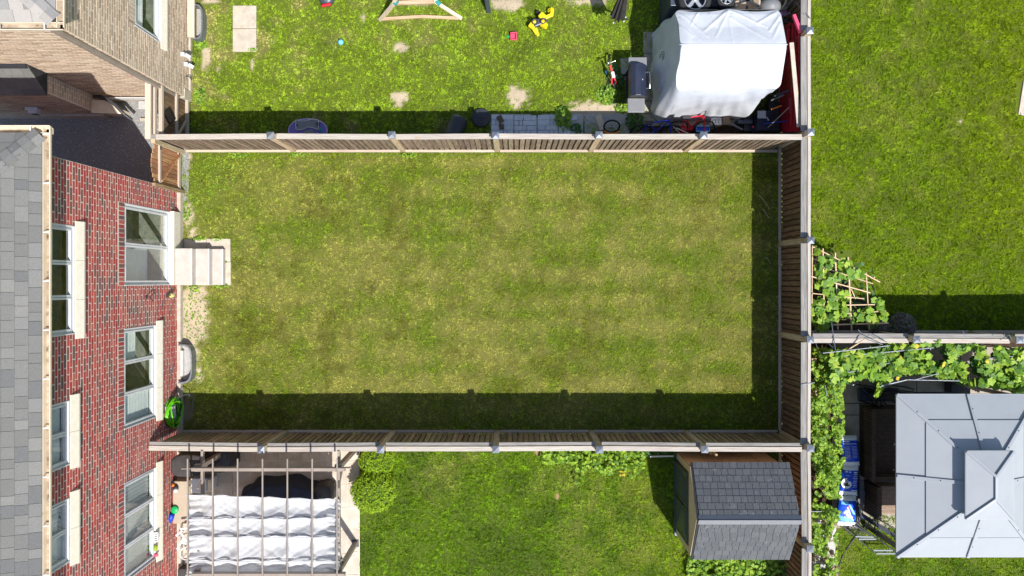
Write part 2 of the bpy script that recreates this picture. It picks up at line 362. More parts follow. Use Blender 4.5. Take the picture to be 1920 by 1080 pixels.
def tones(x, y, kind):
    """per-point colour of the plants themselves: dry, green and lush patches"""
    c = COL[kind]; mow = None; big = fbm(x, y, 1.7, 0, 4); mid = fbm(x, y, 0.45, 1, 3); fine = fbm(x, y, 0.13, 2, 2)
    if kind == 'main':
        streak = fbm(x * 0.25, y, 0.42, 5, 2)
        dry = sstep(0.30, 0.72, 0.30 * big + 0.42 * mid + 0.28 * streak + 0.22 * (fine - .5))
        left = sstep(-5.5, -8.5, x) * sstep(0.5, 3.0, y) + 0.7 * sstep(3.05, 3.3, y) * sstep(.4, .6, mid)
        dry = dry * (1 - 0.75 * np.clip(left, 0, 1))
        dk = sstep(0.48, 0.72, .5 * fbm(x, y, 0.8, 6, 3) + .5 * fbm(x, y, .2, 4, 4)) * (.8 + .4 * sstep(0, -6, x))
        lush = np.clip(left, 0, 1) * sstep(0.4, 0.7, mid)
        mow = np.sin(2 * np.pi * (y + .05 * big) / .72) * sstep(-5.5, -1.0, x); dry = np.clip(dry + .12 * mow * (.4 + 1.2 * mid), 0, 1)
    elif kind == 'upper':
        dry = sstep(0.46, 0.70, 0.55 * big + 0.45 * mid) * (0.35 + 0.65 * sstep(2.5, -4, x)); dk = sstep(0.52, 0.75, fbm(x, y, .7, 6, 3)) * .55
        lush = sstep(0.45, 0.7, fbm(x, y, 0.3, 4, 2))
    elif kind == 'right':
        dry = sstep(0.50, 0.76, 0.4 * big + 0.6 * mid) * .55; dk = sstep(0.52, 0.75, fbm(x, y, .8, 6, 3)) * .6
        lush = sstep(10.2, 13.3, x) * .8 * sstep(0, 2, y)
    else:
        dry = sstep(0.50, 0.72, 0.5 * big + 0.5 * mid) * .6; dk = sstep(0.48, 0.70, fbm(x, y, .7, 6, 3)) * .7
        lush = sstep(1.2, 3.5, x) * sstep(.35, .65, mid) * .8
    col = mixc(c['green'], c['dry'], dry)
    col = col * (1 - (dk * .7)[:, None]) + c['dark'][None, :] * (dk * .7)[:, None]
    col = col * (1 - (lush * .6)[:, None]) + c['lush'][None, :] * (lush * .6)[:, None]
    if mow is not None: col = col * (1 + .035 * mow)[:, None]
    return col, dry

def lawn(name, kind, rect, density, w, l, label, holes=(), lean=0.8, step=0.08, clump=0.12):
    x0, x1, y0, y1 = rect
    nx = int((x1 - x0) / step) + 1; ny = int((y1 - y0) / step) + 1
    gx, gy = np.meshgrid(np.linspace(x0, x1, nx), np.linspace(y0, y1, ny), indexing='ij'); gx = gx.ravel(); gy = gy.ravel()
    col, dry = tones(gx, gy, kind); b = bare_mask(gx, gy)
    sand = A(.50, .41, .29)[None, :] * (0.75 + 0.5 * fbm(gx, gy, .3, 5, 3))[:, None]
    if kind == 'lower': sand = sand * A(.85, .65, .5)[None, :]
    if kind == 'main':   # darker soil in the corner by the fence foot
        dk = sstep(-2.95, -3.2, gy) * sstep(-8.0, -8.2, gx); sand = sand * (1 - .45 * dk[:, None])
    base = col * .34 + A(.022, .022, .008)[None, :]
    col = base * (1 - b[:, None]) + sand * b[:, None]
    z = 0.018 * (fbm(gx, gy, .5, 2, 3) - .5) + 0.0
    idx = np.arange(nx * ny).reshape(nx, ny)
    f = np.stack([idx[:-1, :-1], idx[1:, :-1], idx[1:, 1:], idx[:-1, 1:]], -1).reshape(-1, 4)
    me = bpy.data.meshes.new(name)
    me.vertices.add(nx * ny); me.vertices.foreach_set("co", np.stack([gx, gy, z], 1).astype(np.float32).ravel())
    me.loops.add(f.size); me.loops.foreach_set("vertex_index", f.ravel().astype(np.int32))
    me.polygons.add(len(f)); me.polygons.foreach_set("loop_start", np.arange(0, f.size, 4, dtype=np.int32))
    me.polygons.foreach_set("use_smooth", np.ones(len(f), bool))
    me.update(calc_edges=True)
    at = me.attributes.new("kind_colour", 'FLOAT_COLOR', 'POINT'); at.data.foreach_set("color", np.concatenate([col, np.ones((len(col), 1))], 1).astype(np.float32).ravel())
    me.materials.append(M['lawn_soil']); o = bpy.data.objects.new(name, me); C.objects.link(o); o['kind'] = 'structure'
    # blades
    n = int((x1 - x0) * (y1 - y0) * density)
    x = RNG.uniform(x0, x1, n); y = RNG.uniform(y0, y1, n)
    keep = RNG.random(n) > bare_mask(x, y) * .985
    cl = fbm(x, y, clump, 4, 2)
    keep &= RNG.random(n) < 0.62 + .8 * sstep(.3, .6, cl)
    for hx0, hx1, hy0, hy1 in holes: keep &= ~((x > hx0) & (x < hx1) & (y > hy0) & (y < hy1))
    x = x[keep]; y = y[keep]; cl = cl[keep]; n = len(x)
    col, dry = tones(x, y, kind)
    th = 2 * np.pi * (vnoise(x, y, clump * .9, 6) * 2.4) + RNG.normal(0, .55, n)
    ln = l * RNG.uniform(.5, 1.3, n) * (0.3 + 1.4 * cl) * (1 - .25 * dry); ww = w * RNG.uniform(.7, 1.3, n)
    le = np.clip(RNG.normal(lean, .16, n), .2, .97)
    dx = np.cos(th); dy = np.sin(th); zb = 0.004 + 0.018 * (fbm(x, y, .5, 2, 3) - .5)
    v = np.empty((n, 3, 3), np.float32)
    v[:, 0] = np.stack([x - dy * ww / 2, y + dx * ww / 2, zb + .3 * ln * np.sqrt(1 - le ** 2)], 1)
    v[:, 1] = np.stack([x + dy * ww / 2, y - dx * ww / 2, zb], 1)
    v[:, 2] = np.stack([x + dx * ln * le, y + dy * ln * le, zb + ln * np.sqrt(1 - le ** 2)], 1)
    col = col * np.clip(1 + RNG.normal(0, .26, n), .3, 2)[:, None] * (0.50 + 1.0 * cl)[:, None]
    gr = vnoise(x, y, .045, 7); col = col * ((.74 + .52 * gr) if kind in ('main', 'right') else (.58 + .84 * gr))[:, None]
    pale = RNG.random(n) < (.02 + .06 * dry); col[pale] = col[pale] * .3 + A(.42, .38, .19) * .7
    col = np.clip(col, .004, .8)
    me = bpy.data.meshes.new(name + "_grass")
    me.vertices.add(n * 3); me.vertices.foreach_set("co", v.ravel())
    me.loops.add(n * 3); me.loops.foreach_set("vertex_index", np.arange(n * 3, dtype=np.int32))
    me.polygons.add(n); me.polygons.foreach_set("loop_start", np.arange(0, n * 3, 3, dtype=np.int32))
    me.update(calc_edges=False)
    at = me.attributes.new("kind_colour", 'FLOAT_COLOR', 'POINT')
    cc = np.concatenate([np.repeat(col, 3, 0), np.ones((n * 3, 1))], 1).astype(np.float32); at.data.foreach_set("color", cc.ravel())
    me.materials.append(M['grass']); g = bpy.data.objects.new("grass", me); C.objects.link(g)
    g['kind'] = 'stuff'; tag(g, label, "grass"); return n

def hole(px0, px1, py0, py1): return ((px0 - 960) / S, (px1 - 960) / S, (524 - py1) / S, (524 - py0) / S)
nb = 0
nb += lawn("lawn", 'main', (-8.62, 6.98, -3.93, 3.33), 3600, .011, .050, "mown olive and straw toned grass of the empty middle garden", holes=[hole(330, 432, 450, 535), hole(330, 366, 640, 718)], lean=.78, clump=.085)
nb += lawn("upper_lawn", 'upper', (-8.36, 6.98, 3.46, 8.6), 2700, .020, .046, "bright clover filled grass of the upper garden with toys on it", holes=[hole(437, 481, 11, 97), hole(920, 1095, 213, 256), hole(1180, 1500, 230, 256), hole(330, 386, 0, 75)], lean=.72, clump=.10)
nb += lawn("right_lawn", 'right', (7.08, 14.6, -1.36, 8.3), 3000, .014, .072, "long soft green grass of the upper right garden", holes=[hole(1524, 1598, 470, 640), hole(1598, 1650, 560, 640), hole(1905, 2000, 150, 216)], lean=.86, clump=.15)
nb += lawn("lower_lawn", 'lower', (-3.95, 6.98, -8.9, -4.0), 3300, .014, .060, "deep green grass of the lower garden beside the shed", holes=[hole(1268, 1482, 845, 1000)], lean=.78, clump=.13)
nb += lawn("lower_right_lawn", 'lower', (8.45, 15.0, -8.9, -6.15), 3000, .014, .060, "green grass strip below the grey metal gazebo", lean=.78, clump=.13)
print("BLADES", nb)

# gravel side passage between the houses and its surfaces
MB().box((-16, 2.0, -0.4), (-8.42, 4.75, 0.004)).build("gravel_path", "asphalt", kind="structure")
MB().box((7.12, -9.5, -0.4), (15, -1.44, -0.004)).build("garden_bed", "soil", kind="structure")
gp = MB(); gp.prism([(7.9, -6.1), (8.9, -5.6), (8.75, -6.3), (8.42, -7.0), (8.38, -9.5), (7.7, -9.5)], -0.2, 0.0).build("gravel_border", "gravel", kind="structure")
pts = [W(1600, 1000), W(1578, 1040), W(1565, 1080), W(1562, 1120)]
tag(MB().tube([(p.x, p.y, .02) for p in (W(1622, 985), W(1596, 1015), W(1580, 1040), W(1572, 1062), W(1568, 1120))], .022, 6).build("edging_strip", "black"), "black plastic edging strip between pale gravel and lower right grass", "edging")
MB().prism([(7.1, -1.34), (9.6, -1.34), (9.3, -.7), (8.7, .0), (8.2, .6), (7.5, .85), (7.1, .85)], -.3, 0.012).build("vegetable_bed", "soil", kind="structure")

# ---------------------------------------------------------------- fences
def fence(label, p0, p1, side, posts, board_m, inner_m='greycap', top=1.86, board_step=.137, gw=.075, gc=.035, cw=.13, cc=.0, capz=1.86, post_off=0.0, name="wooden_fence", outer_boards=True, cap_m='cap'):
    """straight fence from p0 to p1; side: unit vector towards its camera-facing side"""
    p0 = Vector((*p0, 0)); p1 = Vector((*p1, 0)); d = (p1 - p0); L = d.length; d.normalize(); n = Vector((*side, 0))
    ax = 'x' if abs(d.x) > .5 else 'y'
    f = thing(name, label, "fence", (p0 + p1) / 2)
    rz = math.atan2(d.y, d.x)
    hz = top - .14
    me = shared(MB().box((-.049, -.009, -hz / 2), (.049, .009, hz / 2)), "board", board_m)
    k = int(L / board_step)
    for i in range(k):
        p = p0 + d * (board_step * (i + .5) + random.uniform(-.004, .004)) + n * .012
        inst("board", me, f, (p.x, p.y, hz / 2 + .06 + random.uniform(-.006, .006)), (random.uniform(-.006, .006), random.uniform(-.008, .008), rz), (random.uniform(.95, 1.06), 1, 1))
        if outer_boards:
            p = p0 + d * (board_step * (i + 1)) - n * .032
            inst("board", me, f, (p.x, p.y, hz / 2 + .06), (0, random.uniform(-.006, .006), rz), (1.18, 1, 1))
    # rails (laid between posts), cap boards
    cuts = [0] + [q for q in posts if 0 < q < L] + [L]
    jit = {c_: (random.uniform(-.020, .020), random.uniform(-.022, .022)) for c_ in cuts}
    for a, b in zip(cuts[:-1], cuts[1:]):
        if b - a < .2: continue
        ja = n * jit[a][0] + Vector((0, 0, jit[a][1])); jb = n * jit[b][0] + Vector((0, 0, jit[b][1]))
        ea = .07 if a in posts else 0; eb = .07 if b in posts else 0
        A0 = p0 + d * (a + ea); B0 = p0 + d * (b - eb); jz = random.uniform(-.008, .008)
        up = Vector((0, 0, 1))
        bar("bottom_rail", 'rail_' + ax, f, A0 + n * .055 + up * .09, B0 + n * .055 + up * .09, .062, .05, bevel=.004)
        bar("top_rail", inner_m + '_' + ax, f, A0 + ja + n * gc + up * (capz - .045), B0 + jb + n * gc + up * (capz - .045), gw, .05, bevel=.005)
        bar("cap_rail", cap_m + '_' + ax, f, A0 + ja + n * cc + up * (capz - .01), B0 + jb + n * cc + up * (capz - .01), cw, .035, bevel=.005)
    for q in posts:
        p = p0 + d * q + n * post_off
        j = Vector((random.uniform(-.012, .012), random.uniform(-.012, .012), 0))
        po = MB().beam(p, p + j + Vector((0, 0, 2.07)), .138, .138, up=(0, 1, 0)).build("post", 'post', f, bevel=.006)
        c = p + j + Vector((0, 0, 2.066)); cb = MB(); h = .082
        cb.box(c + Vector((-h, -h, 0)), c + Vector((h, h, .035)))
        h = .081; cb.add([c + Vector(v) for v in ((-h, -h, .036), (h, -h, .036), (h, h, .036), (-h, h, .036), (0, 0, .075))], [(0, 1, 4), (1, 2, 4), (2, 3, 4), (3, 0, 4)])
        cb.build("post_cap", 'galv', po)
    return f

def pp(vals, o): return [abs(v - o) for v in vals]
# upper fence (between middle and upper garden)
fence("long fence between the middle garden and the upper garden with the toys", (-8.45, 3.385), (6.88, 3.385), (0, -1), pp([-5.66, -2.83, -.38, 2.04, 4.5], -8.45), 'board_grey', inner_m='cap', gw=.06, gc=.0, capz=1.88)
fence("long fence between the middle garden and the lower garden with the shed", (-8.62, -3.99), (6.88, -3.99), (0, 1), pp([-5.88, -3.07, -.38, 2.06, 4.53], -8.62), 'board_dark', gw=.075, gc=.080, cw=.115, cc=-.030, capz=1.86)
fence("tall fence closing the far right side of the three left gardens", (7.0, 8.6), (7.0, -8.6), (-1, 0), [8.6 - v for v in (5.84, 3.46, .93, -1.42, -3.97, -6.32)], 'board_brown', gw=.145, gc=.055, cw=.075, cc=-.058, capz=1.87)
fence("fence between the upper right lawn and the gazebo garden, under the vines", (7.15, -1.41), (15.0, -1.41), (0, 1), [2.35, 4.75, 7.1], 'board_dark', gw=.11, gc=.075, cw=.11, cc=-.04, capz=1.84)
# ---------------------------------------------------------------- brick walls
def brick_wall(parent, origin, u, nrm, width, z0, z1, openings, brick_m, mortar_m, name_wall="wall", n_single=290, clip=None, pitch=.101, blen=.272, thick=.25, soldiers=True):
    """openings: (u0,u1,z0,z1). The wall's mortar face is a solid with real openings; bricks stand proud of it."""
    origin = Vector(origin); u = Vector(u); nrm = Vector(nrm); nrm.normalize(); up = Vector((0, 0, 1))
    # mortar backing from rectangular cells around the openings
    us = sorted({0, width, *[o[0] for o in openings], *[o[1] for o in openings]}); zs = sorted({z0, z1, *[o[2] for o in openings], *[o[3] for o in openings]})
    b = MB()
    for a0, a1 in zip(us[:-1], us[1:]):
        for c0, c1 in zip(zs[:-1], zs[1:]):
            mu, mz = (a0 + a1) / 2, (c0 + c1) / 2
            if any(o[0] < mu < o[1] and o[2] < mz < o[3] for o in openings): continue
            q = [origin + u * s + up * t - nrm * dd for dd in (thick, 0) for s, t in ((a0, c0), (a1, c0), (a1, c1), (a0, c1))]
            b.add(q, [(0, 1, 2, 3), (7, 6, 5, 4), (0, 4, 5, 1), (1, 5, 6, 2), (2, 6, 7, 3), (3, 7, 4, 0)])
    wall = b.build(name_wall, mortar_m, parent)
    hb, lb, g, dp = pitch - .026, blen - .024, .0, .004
    rz = math.atan2(u.y, u.x)
    items = []   # (u centre, z centre, length, height)
    r = 0; z = z0
    while z + pitch <= z1 + .001:
        zc = z + pitch / 2; off = (r % 2) * blen / 2 + random.uniform(-.006, .006); s = -off
        while s < width:
            a, c = max(s, 0), min(s + blen, width); s += blen
            segs = [(a + .012, c - .012)]
            for o0, o1, q0, q1 in openings:
                e = .27 if soldiers and q1 > 2 else 0
                qq1 = q1 + e; oo0, oo1 = (o0, o1)
                if q0 - .02 < zc < qq1 + .02:
                    ns = []
                    for x0, x1 in segs:
                        if x1 <= oo0 or x0 >= oo1: ns.append((x0, x1)); continue
                        if x0 < oo0 - .01: ns.append((x0, oo0 - .006))
                        if x1 > oo1 + .01: ns.append((oo1 + .006, x1))
                    segs = ns
            for x0, x1 in segs:
                if x1 - x0 > .025 and not (clip and not clip((x0 + x1) / 2, zc)): items.append(((x0 + x1) / 2, zc, x1 - x0, hb))
        z += pitch; r += 1
    if soldiers:
        for o0, o1, q0, q1 in openings:
            if q1 + .27 > z1 or q1 < 2: continue
            k = max(1, int(round((o1 - o0) / .0955))); w = (o1 - o0) / k
            for i in range(k): items.append((o0 + w * (i + .5), q1 + .135, w - .018, .250))
    items.sort(key=lambda t: -t[1] * 10 - t[2])
    full = [t for t in items if t[2] > lb - .02][:n_single]; fs = set(full)
    me = shared(MB().box((-lb / 2, -dp, -hb / 2), (lb / 2, dp, hb / 2)), "brick", brick_m)
    for s, zc, l, h in full:
        p = origin + u * s + up * zc + nrm * random.uniform(-.003, .003)
        inst("brick", me, wall if False else parent, p, (0, random.uniform(-.004, .004), rz))
    rest = MB()
    for t in items:
        if t in fs: continue
        s, zc, l, h = t; p = origin + u * s + up * zc; dq = dp + random.uniform(-.003, .003)
        q = [p + u * (sx * l / 2) + nrm * (sy * dq) + up * (sz * h / 2) for sz in (-1, 1) for sx, sy in ((-1, -1), (1, -1), (1, 1), (-1, 1))]
        rest.add(q, [(0, 3, 2, 1), (4, 5, 6, 7), (0, 1, 5, 4), (1, 2, 6, 5), (2, 3, 7, 6), (3, 0, 4, 7)])
    if rest.v: rest.build("brick_courses", brick_m, parent, kind="stuff")
    return wall

def window(parent, X, y0, y1, z0, z1, n, blinds, sill=True, sill_h=.27, sill_ext=.10, depth=.07, fw=.06, sill_out=.07, wide_foot=0.0, name="window", vertical=None, sgn=1):
    """window in a wall whose face is at x = X facing +x. blinds: list per pane: None, 'h', 'v', 'plain'"""
    xf = X - depth
    b = MB()
    b.box((xf - .05, y0, z0), (xf + .03, y1, z0 + fw + wide_foot)).box((xf - .05, y0, z1 - fw), (xf + .03, y1, z1))
    b.box((xf - .05, y0, z0 + fw + wide_foot), (xf + .03, y0 + fw, z1 - fw)).box((xf - .05, y1 - fw, z0 + fw + wide_foot), (xf + .03, y1, z1 - fw))
    # outer casing lining the reveal
    b.box((xf + .03, y0, z0), (X + .012, y0 + .022, z1)).box((xf + .03, y1 - .022, z0), (X + .012, y1, z1)).box((xf + .03, y0 + .022, z0), (X + .004, y1 - .022, z0 + .02))
    w = b.build(name, 'white', parent, bevel=.004)
    pw = (y1 - y0 - 2 * fw) / n
    for i in range(n):
        a = y0 + fw + pw * i; c = a + pw
        s = MB(); t = .045; lo, hi = z0 + fw + wide_foot, z1 - fw
        s.box((xf - .045, a + .004, lo), (xf + .052, a + t, hi)).box((xf - .045, c - t, lo), (xf + .052, c - .004, hi)).box((xf - .045, a + t, lo), (xf + .052, c - t, lo + t)).box((xf - .045, a + t, hi - t), (xf + .052, c - t, hi))
        s.build("sash", 'white', w, bevel=.004)
        MB().box((xf + .0, a + t, lo + t), (xf + .006, c - t, hi - t)).build("pane", 'glass', w)
        bl = blinds[i % len(blinds)]
        if bl:
            q = MB()
            if bl == 'h':
                zz = lo + t + .01
                while zz < hi - t - .05:
                    q.box((xf - .075, a + .03, zz), (xf - .067, c - .03, zz + .062), rot=(0, -.5, 0)); zz += .075
            elif bl == 'v':
                yy = a + .03
                while yy < c - .07: q.box((xf - .085, yy, lo + .02), (xf - .077, yy + .075, hi - .02), rot=(0, 0, .3)); yy += .088
            elif bl == 'half':
                zz = (lo + hi) / 2
                while zz < hi - t - .05:
                    q.box((xf - .075, a + .03, zz), (xf - .067, c - .03, zz + .062), rot=(0, -.5, 0)); zz += .075
            else: q.box((xf - .075, a + .03, lo), (xf - .068, c - .03, hi))
            q.build("blind", 'blind', w)
    # the room behind
    MB().box((xf - .9, y0, z0), (xf - .86, y1, z1)).box((xf - .86, y0 - .02, z0), (xf - .06, y0, z1)).box((xf - .86, y1, z0), (xf - .06, y1 + .02, z1)).box((xf - .86, y0, z0 - .02), (xf - .06, y1, z0)).build("interior", 'dark_room', w)
    if sill:
        k = n; sw = (y1 - y0 + 2 * sill_ext) / k
        for i in range(k):
            ya_, yb_ = y0 - sill_ext + sw * i + .002, y0 - sill_ext + sw * (i + 1) - .002
            q_ = [(X - .06, z0 - sill_h), (X + sill_out, z0 - sill_h), (X + sill_out, z0 - sill_h + .05), (X + .012, z0 - .02), (X - .06, z0 - .004)]
            MB().add([(x_, y_, z_) for y_ in (ya_, yb_) for x_, z_ in q_], [(0, 1, 2, 3, 4), (9, 8, 7, 6, 5)] + [(k_, 5 + k_, 5 + (k_ + 1) % 5, (k_ + 1) % 5) for k_ in range(5)]).build("sill", 'stone', w, bevel=.005)
    return w

def shingle_plane(parent, p0, u, v, nu_len, rows, exposure, wl, mat_name, clip, lift=.012, name="shingle", jitter=.35, overlap=1.25):
    """shingles laid in rows: p0 eave corner, u along the eave, v up the slope (unit vectors)"""
    p0 = Vector(p0); u = Vector(u).normalized(); v = Vector(v).normalized(); n = u.cross(v).normalized()
    if n.z < 0: n = -n
    me = shared(MB().box((-.5, -exposure * overlap / 2, -.004), (.5, exposure * overlap / 2, .004)), name, mat_name)
    c = 0
    for r in range(rows):
        s = -random.uniform(0, wl)
        while s < nu_len:
            l = wl * random.uniform(1 - jitter, 1 + jitter)
            a, b_ = max(s, 0), min(s + l, nu_len); s += l
            if b_ - a < .03: continue
            seg = clip(r, a, b_) if clip else (a, b_)
            if not seg or seg[1] - seg[0] < .03: continue
            a, b_ = seg
            ctr = p0 + u * ((a + b_) / 2) + v * (exposure * (r + overlap / 2)) + n * (lift + random.uniform(0, .003))
            tilt = math.atan2(.011, exposure)
            v2 = (v * math.cos(tilt) - n * math.sin(tilt)); n2 = u.cross(v2) if u.cross(v2).z > 0 else -u.cross(v2)
            R = Matrix((u, n2.cross(u), n2)).transposed()
            o = bpy.data.objects.new(name, me); C.objects.link(o); o.parent = parent
            o.location = ctr - wloc(parent); o.rotation_euler = R.to_euler(); o.scale = (b_ - a - (.009 if 'shed' in mat_name else .006), 1, 1); c += 1
    return c

# ---------------------------------------------------------------- the red brick house (left)
XR = -8.65
rh = thing("brick_house", "red brick house with grey shingle roof and white windows at the left edge", "house", (-10, -3, 0))
Y0, Y1 = -9.2, 2.32
def U(y): return y - Y0
ops = [(U(-1.08), U(1.06), 5.05, 6.15), (U(-3.62), U(-2.36), 5.24, 6.2), (U(-5.52), U(-4.26), 5.24, 6.2), (U(-.14), U(1.71), .62, 3.0), (U(-3.35), U(-1.1), 1.42, 3.02), (U(-6.78), U(-4.55), 1.42, 3.02)]
brick_wall(rh, (XR, Y0, 0), (0, 1, 0), (1, 0, 0), Y1 - Y0, .19, 6.35, ops, 'brick_red', 'mortar')
MB().box((-13, Y1 - .25, .19), (XR - .25, Y1 - .01, 6.35)).build("side_wall", 'brick_red', rh)
MB().box((-13, Y0, 0), (XR + .09, Y1 + .03, .178)).build("foundation", 'concrete', rh)
window(rh, XR, -1.08, 1.06, 5.05, 6.15, 3, [None, None, 'half'])
window(rh, XR, -3.62, -2.36, 5.24, 6.2, 2, ['h', 'h'])
window(rh, XR, -5.52, -4.26, 5.24, 6.2, 2, ['plain', 'v'])
dw = window(rh, XR, -.14, 1.71, .62, 3.0, 2, [None, None], sill=False, name="patio_door", fw=.07, wide_foot=0.0)
MB().box((XR - .1, -.14, .20), (XR + .10, 1.73, .60)).build("threshold", 'stone', dw, bevel=.008)
MB().box((XR - .55, -.04, .7), (XR - .53, .78, 2.7)).build("inner_door", 'blind', dw)
MB().box((XR - .145, -.05, 1.75), (XR - .10, -.02, 1.95)).build("handle", 'black', dw)
window(rh, XR, -3.35, -1.1, 1.42, 3.02, 3, ['h', None, 'half'])  # first pane's slats stand in for siding reflected in the glass
window(rh, XR, -6.78, -4.55, 1.42, 3.02, 3, ['v', 'v', 'v'])
# roof: two slopes meeting at a hip
EX, EY, EZ, SL = -8.39, 2.61, 6.60, .46
roof = MB()
roof.add([(EX, Y0, EZ), (EX, EY, EZ), (EX - 5, EY - 5, EZ + 5 * SL), (EX - 5, Y0, EZ + 5 * SL)], [(0, 1, 2, 3)])
roof.add([(EX, EY, EZ), (-13.5, EY, EZ), (-13.5, EY - 5.26, EZ + 5.26 * SL), (EX - 5, EY - 5, EZ + 5 * SL)], [(0, 1, 2, 3)])
roof.add([(EX, Y0, EZ - .05), (EX, EY, EZ - .05), (-13.5, EY, EZ - .05), (-13.5, Y0, EZ - .05)], [(0, 1, 2, 3)])
roof = roof.build("roof", 'felt', rh)
ce = math.sqrt(1 + SL * SL); expo = .192 * ce
def clipE(r, a, b):   # u runs from Y0 towards +y; ends on the hip line
    m = (EY - Y0) - (r + .55) * .192
    return (a, min(b, m)) if a < m else None
YS = 3.1
shingle_plane(roof, (EX, Y0 + YS, EZ), (0, 1, 0), (-1 / ce, 0, SL / ce), EY - Y0 - YS, 6, expo, .24, 'shingle', lambda r, a, b: (lambda q: (q[0] - YS, q[1] - YS) if q else None)(clipE(r, a + YS, b + YS)))
shingle_plane(roof, (EX, EY, EZ), (-1, 0, 0), (0, -1 / ce, SL / ce), 1.6, 7, expo, .24, 'shingle', lambda r, a, b: (max(a, (r + .45) * .192), b) if b > (r + .45) * .192 else None)
hv = Vector((-1, -1, SL)).normalized(); hn = Vector((SL / 2, SL / 2, 1)).normalized(); hs = Vector((-1, 1, 0)).normalized()
def hip_caps(parent, p, hv, hs, k, m, step=.19, name="hip_shingle"):
    hv = Vector(hv).normalized(); hs = Vector(hs).normalized(); up = hv.cross(hs); up = up if up.z > 0 else -up
    b = MB(); w = .15; d = .030; t = .23
    for sgn in (-1, 1):
        q = [Vector((0, 0, 0)), Vector((sgn * w, 0, -d)), Vector((sgn * w, t, -d - .012)), Vector((0, t, -.012))]
        b.add(q, [(0, 1, 2, 3)])
    me = shared(b, name, m)
    R = Matrix((hs, hv, up)).transposed()
    for i in range(k):
        o = bpy.data.objects.new(name, me); C.objects.link(o); o.parent = parent
        o.location = Vector(p) + hv * (i * step + .04) + up * (.052) - wloc(parent); o.rotation_euler = R.to_euler()
hip_caps(roof, (EX, EY, EZ), hv, hs, 10, 'shingle')
# gutter with its hangers, along the east and north eaves
def gutter(parent, p, q, out, hang, closed_end=True):
    p = Vector(p); q = Vector(q); o = Vector(out); d = (q - p).normalized(); g = MB(); up = Vector((0, 0, 1))
    prof = [(0, 0), (0, -.11), (.075, -.11), (.115, -.02), (.115, .012), (.128, .012), (.128, -.03), (.086, -.125), (-.012, -.125), (-.012, 0)]
    vs = [e + o * a + up * b_ for e in (p, q) for a, b_ in prof]; n = len(prof)
    g.add(vs, [tuple(range(n)), tuple(reversed(range(n, 2 * n)))] + [(i, (i + 1) % n, n + (i + 1) % n, n + i) for i in range(n)])
    gt = g.build("gutter", 'cream', parent)
    sb = MB(); sb.add([e + o * a + up * -.104 for e in (p, q) for a in (.002, .078)], [(0, 1, 3, 2)]); sb.build("silt", 'gutter_in', gt)
    L = (q - p).length; i = hang[0]
    while i < L:
        c = p + d * i; MB().beam(c + up * .004, c + o * .12 + up * .004, .022, .012).build("hanger", 'white', gt); i += hang[1]
    return gt
gutter(rh, (EX + .015, Y0, EZ - .005), (EX + .015, EY + .13, EZ - .005), (1, 0, 0), (.42, .875))
gutter(rh, (-13.4, EY + .015, EZ - .005), (EX + .13, EY + .015, EZ - .005), (0, 1, 0), (.3, .9))
MB().box((EX - .5, Y0, EZ - .16), (EX - .0, EY, EZ - .06)).build("soffit", 'cream', rh)
MB().box((XR - .25, Y0, 6.35), (XR - .02, Y1, 6.5)).build("wall_plate", 'cream', rh)
# small fixtures on the wall
hk = MB(); a = Vector((XR, -.42, 1.95)); hk.tube([a, a + Vector((.10, .0, .02)), a + Vector((.16, .10, -.10)), a + Vector((.10, .13, -.2))], .012); hk.lathe(a, [(.05, -.0), (.05, .02), (.0, .02)], 10, (1, 0, 0))
hk.tube([a + Vector((.1, 0, .02)), a + Vector((.18, -.09, .03))], .014)
hk.build("wall_hook", 'black', rh)
lp = MB(); c = Vector((XR + .09, -.40, .72)); lp.lathe(c, [(.045, -.09), (.06, .05), (.02, .09)], 12)
wl_ = lp.build("outdoor_lamp", mat("yellowed lamp glass", hexc(214, 206, 130), rough=.3), rh); MB().box((XR, -.45, .68), (XR + .05, -.35, .84)).build("lamp_bracket", 'black', wl_)

# precast steps at the patio door
st = thing("precast_steps", "pale precast concrete steps below the patio door of the red house", "steps", (-8.1, .76, 0))
bs = MB()
for i, (xa, xb, z_) in enumerate(((-8.54, -8.10, .58), (-8.10, -7.74, .38), (-7.74, -7.45, .20))):
    MB().box((xa + .002, -.14, .022), (xb, .79, z_)).build("step", 'precast', st, bevel=.014)
    MB().box((xb - .030, -.135, z_ + .001), (xb - .010, .785, z_ + .005)).build("nosing", 'white', st)
# landing pad pavers
pad = thing("paver_pad", "pale concrete pad of square slabs under the precast steps", "paving", (-7.9, .4, 0))
for (a0, a1, b0, b1) in ((-8.55, -7.96, .46, 1.05), (-7.95, -7.33, .46, 1.06), (-8.55, -7.96, -.15, .45), (-7.95, -7.32, -.15, .45)):
    MB().box((a0, b0, -.05), (a1, b1, .018 + random.uniform(0, .004))).build("slab", 'concrete', pad, bevel=.006)

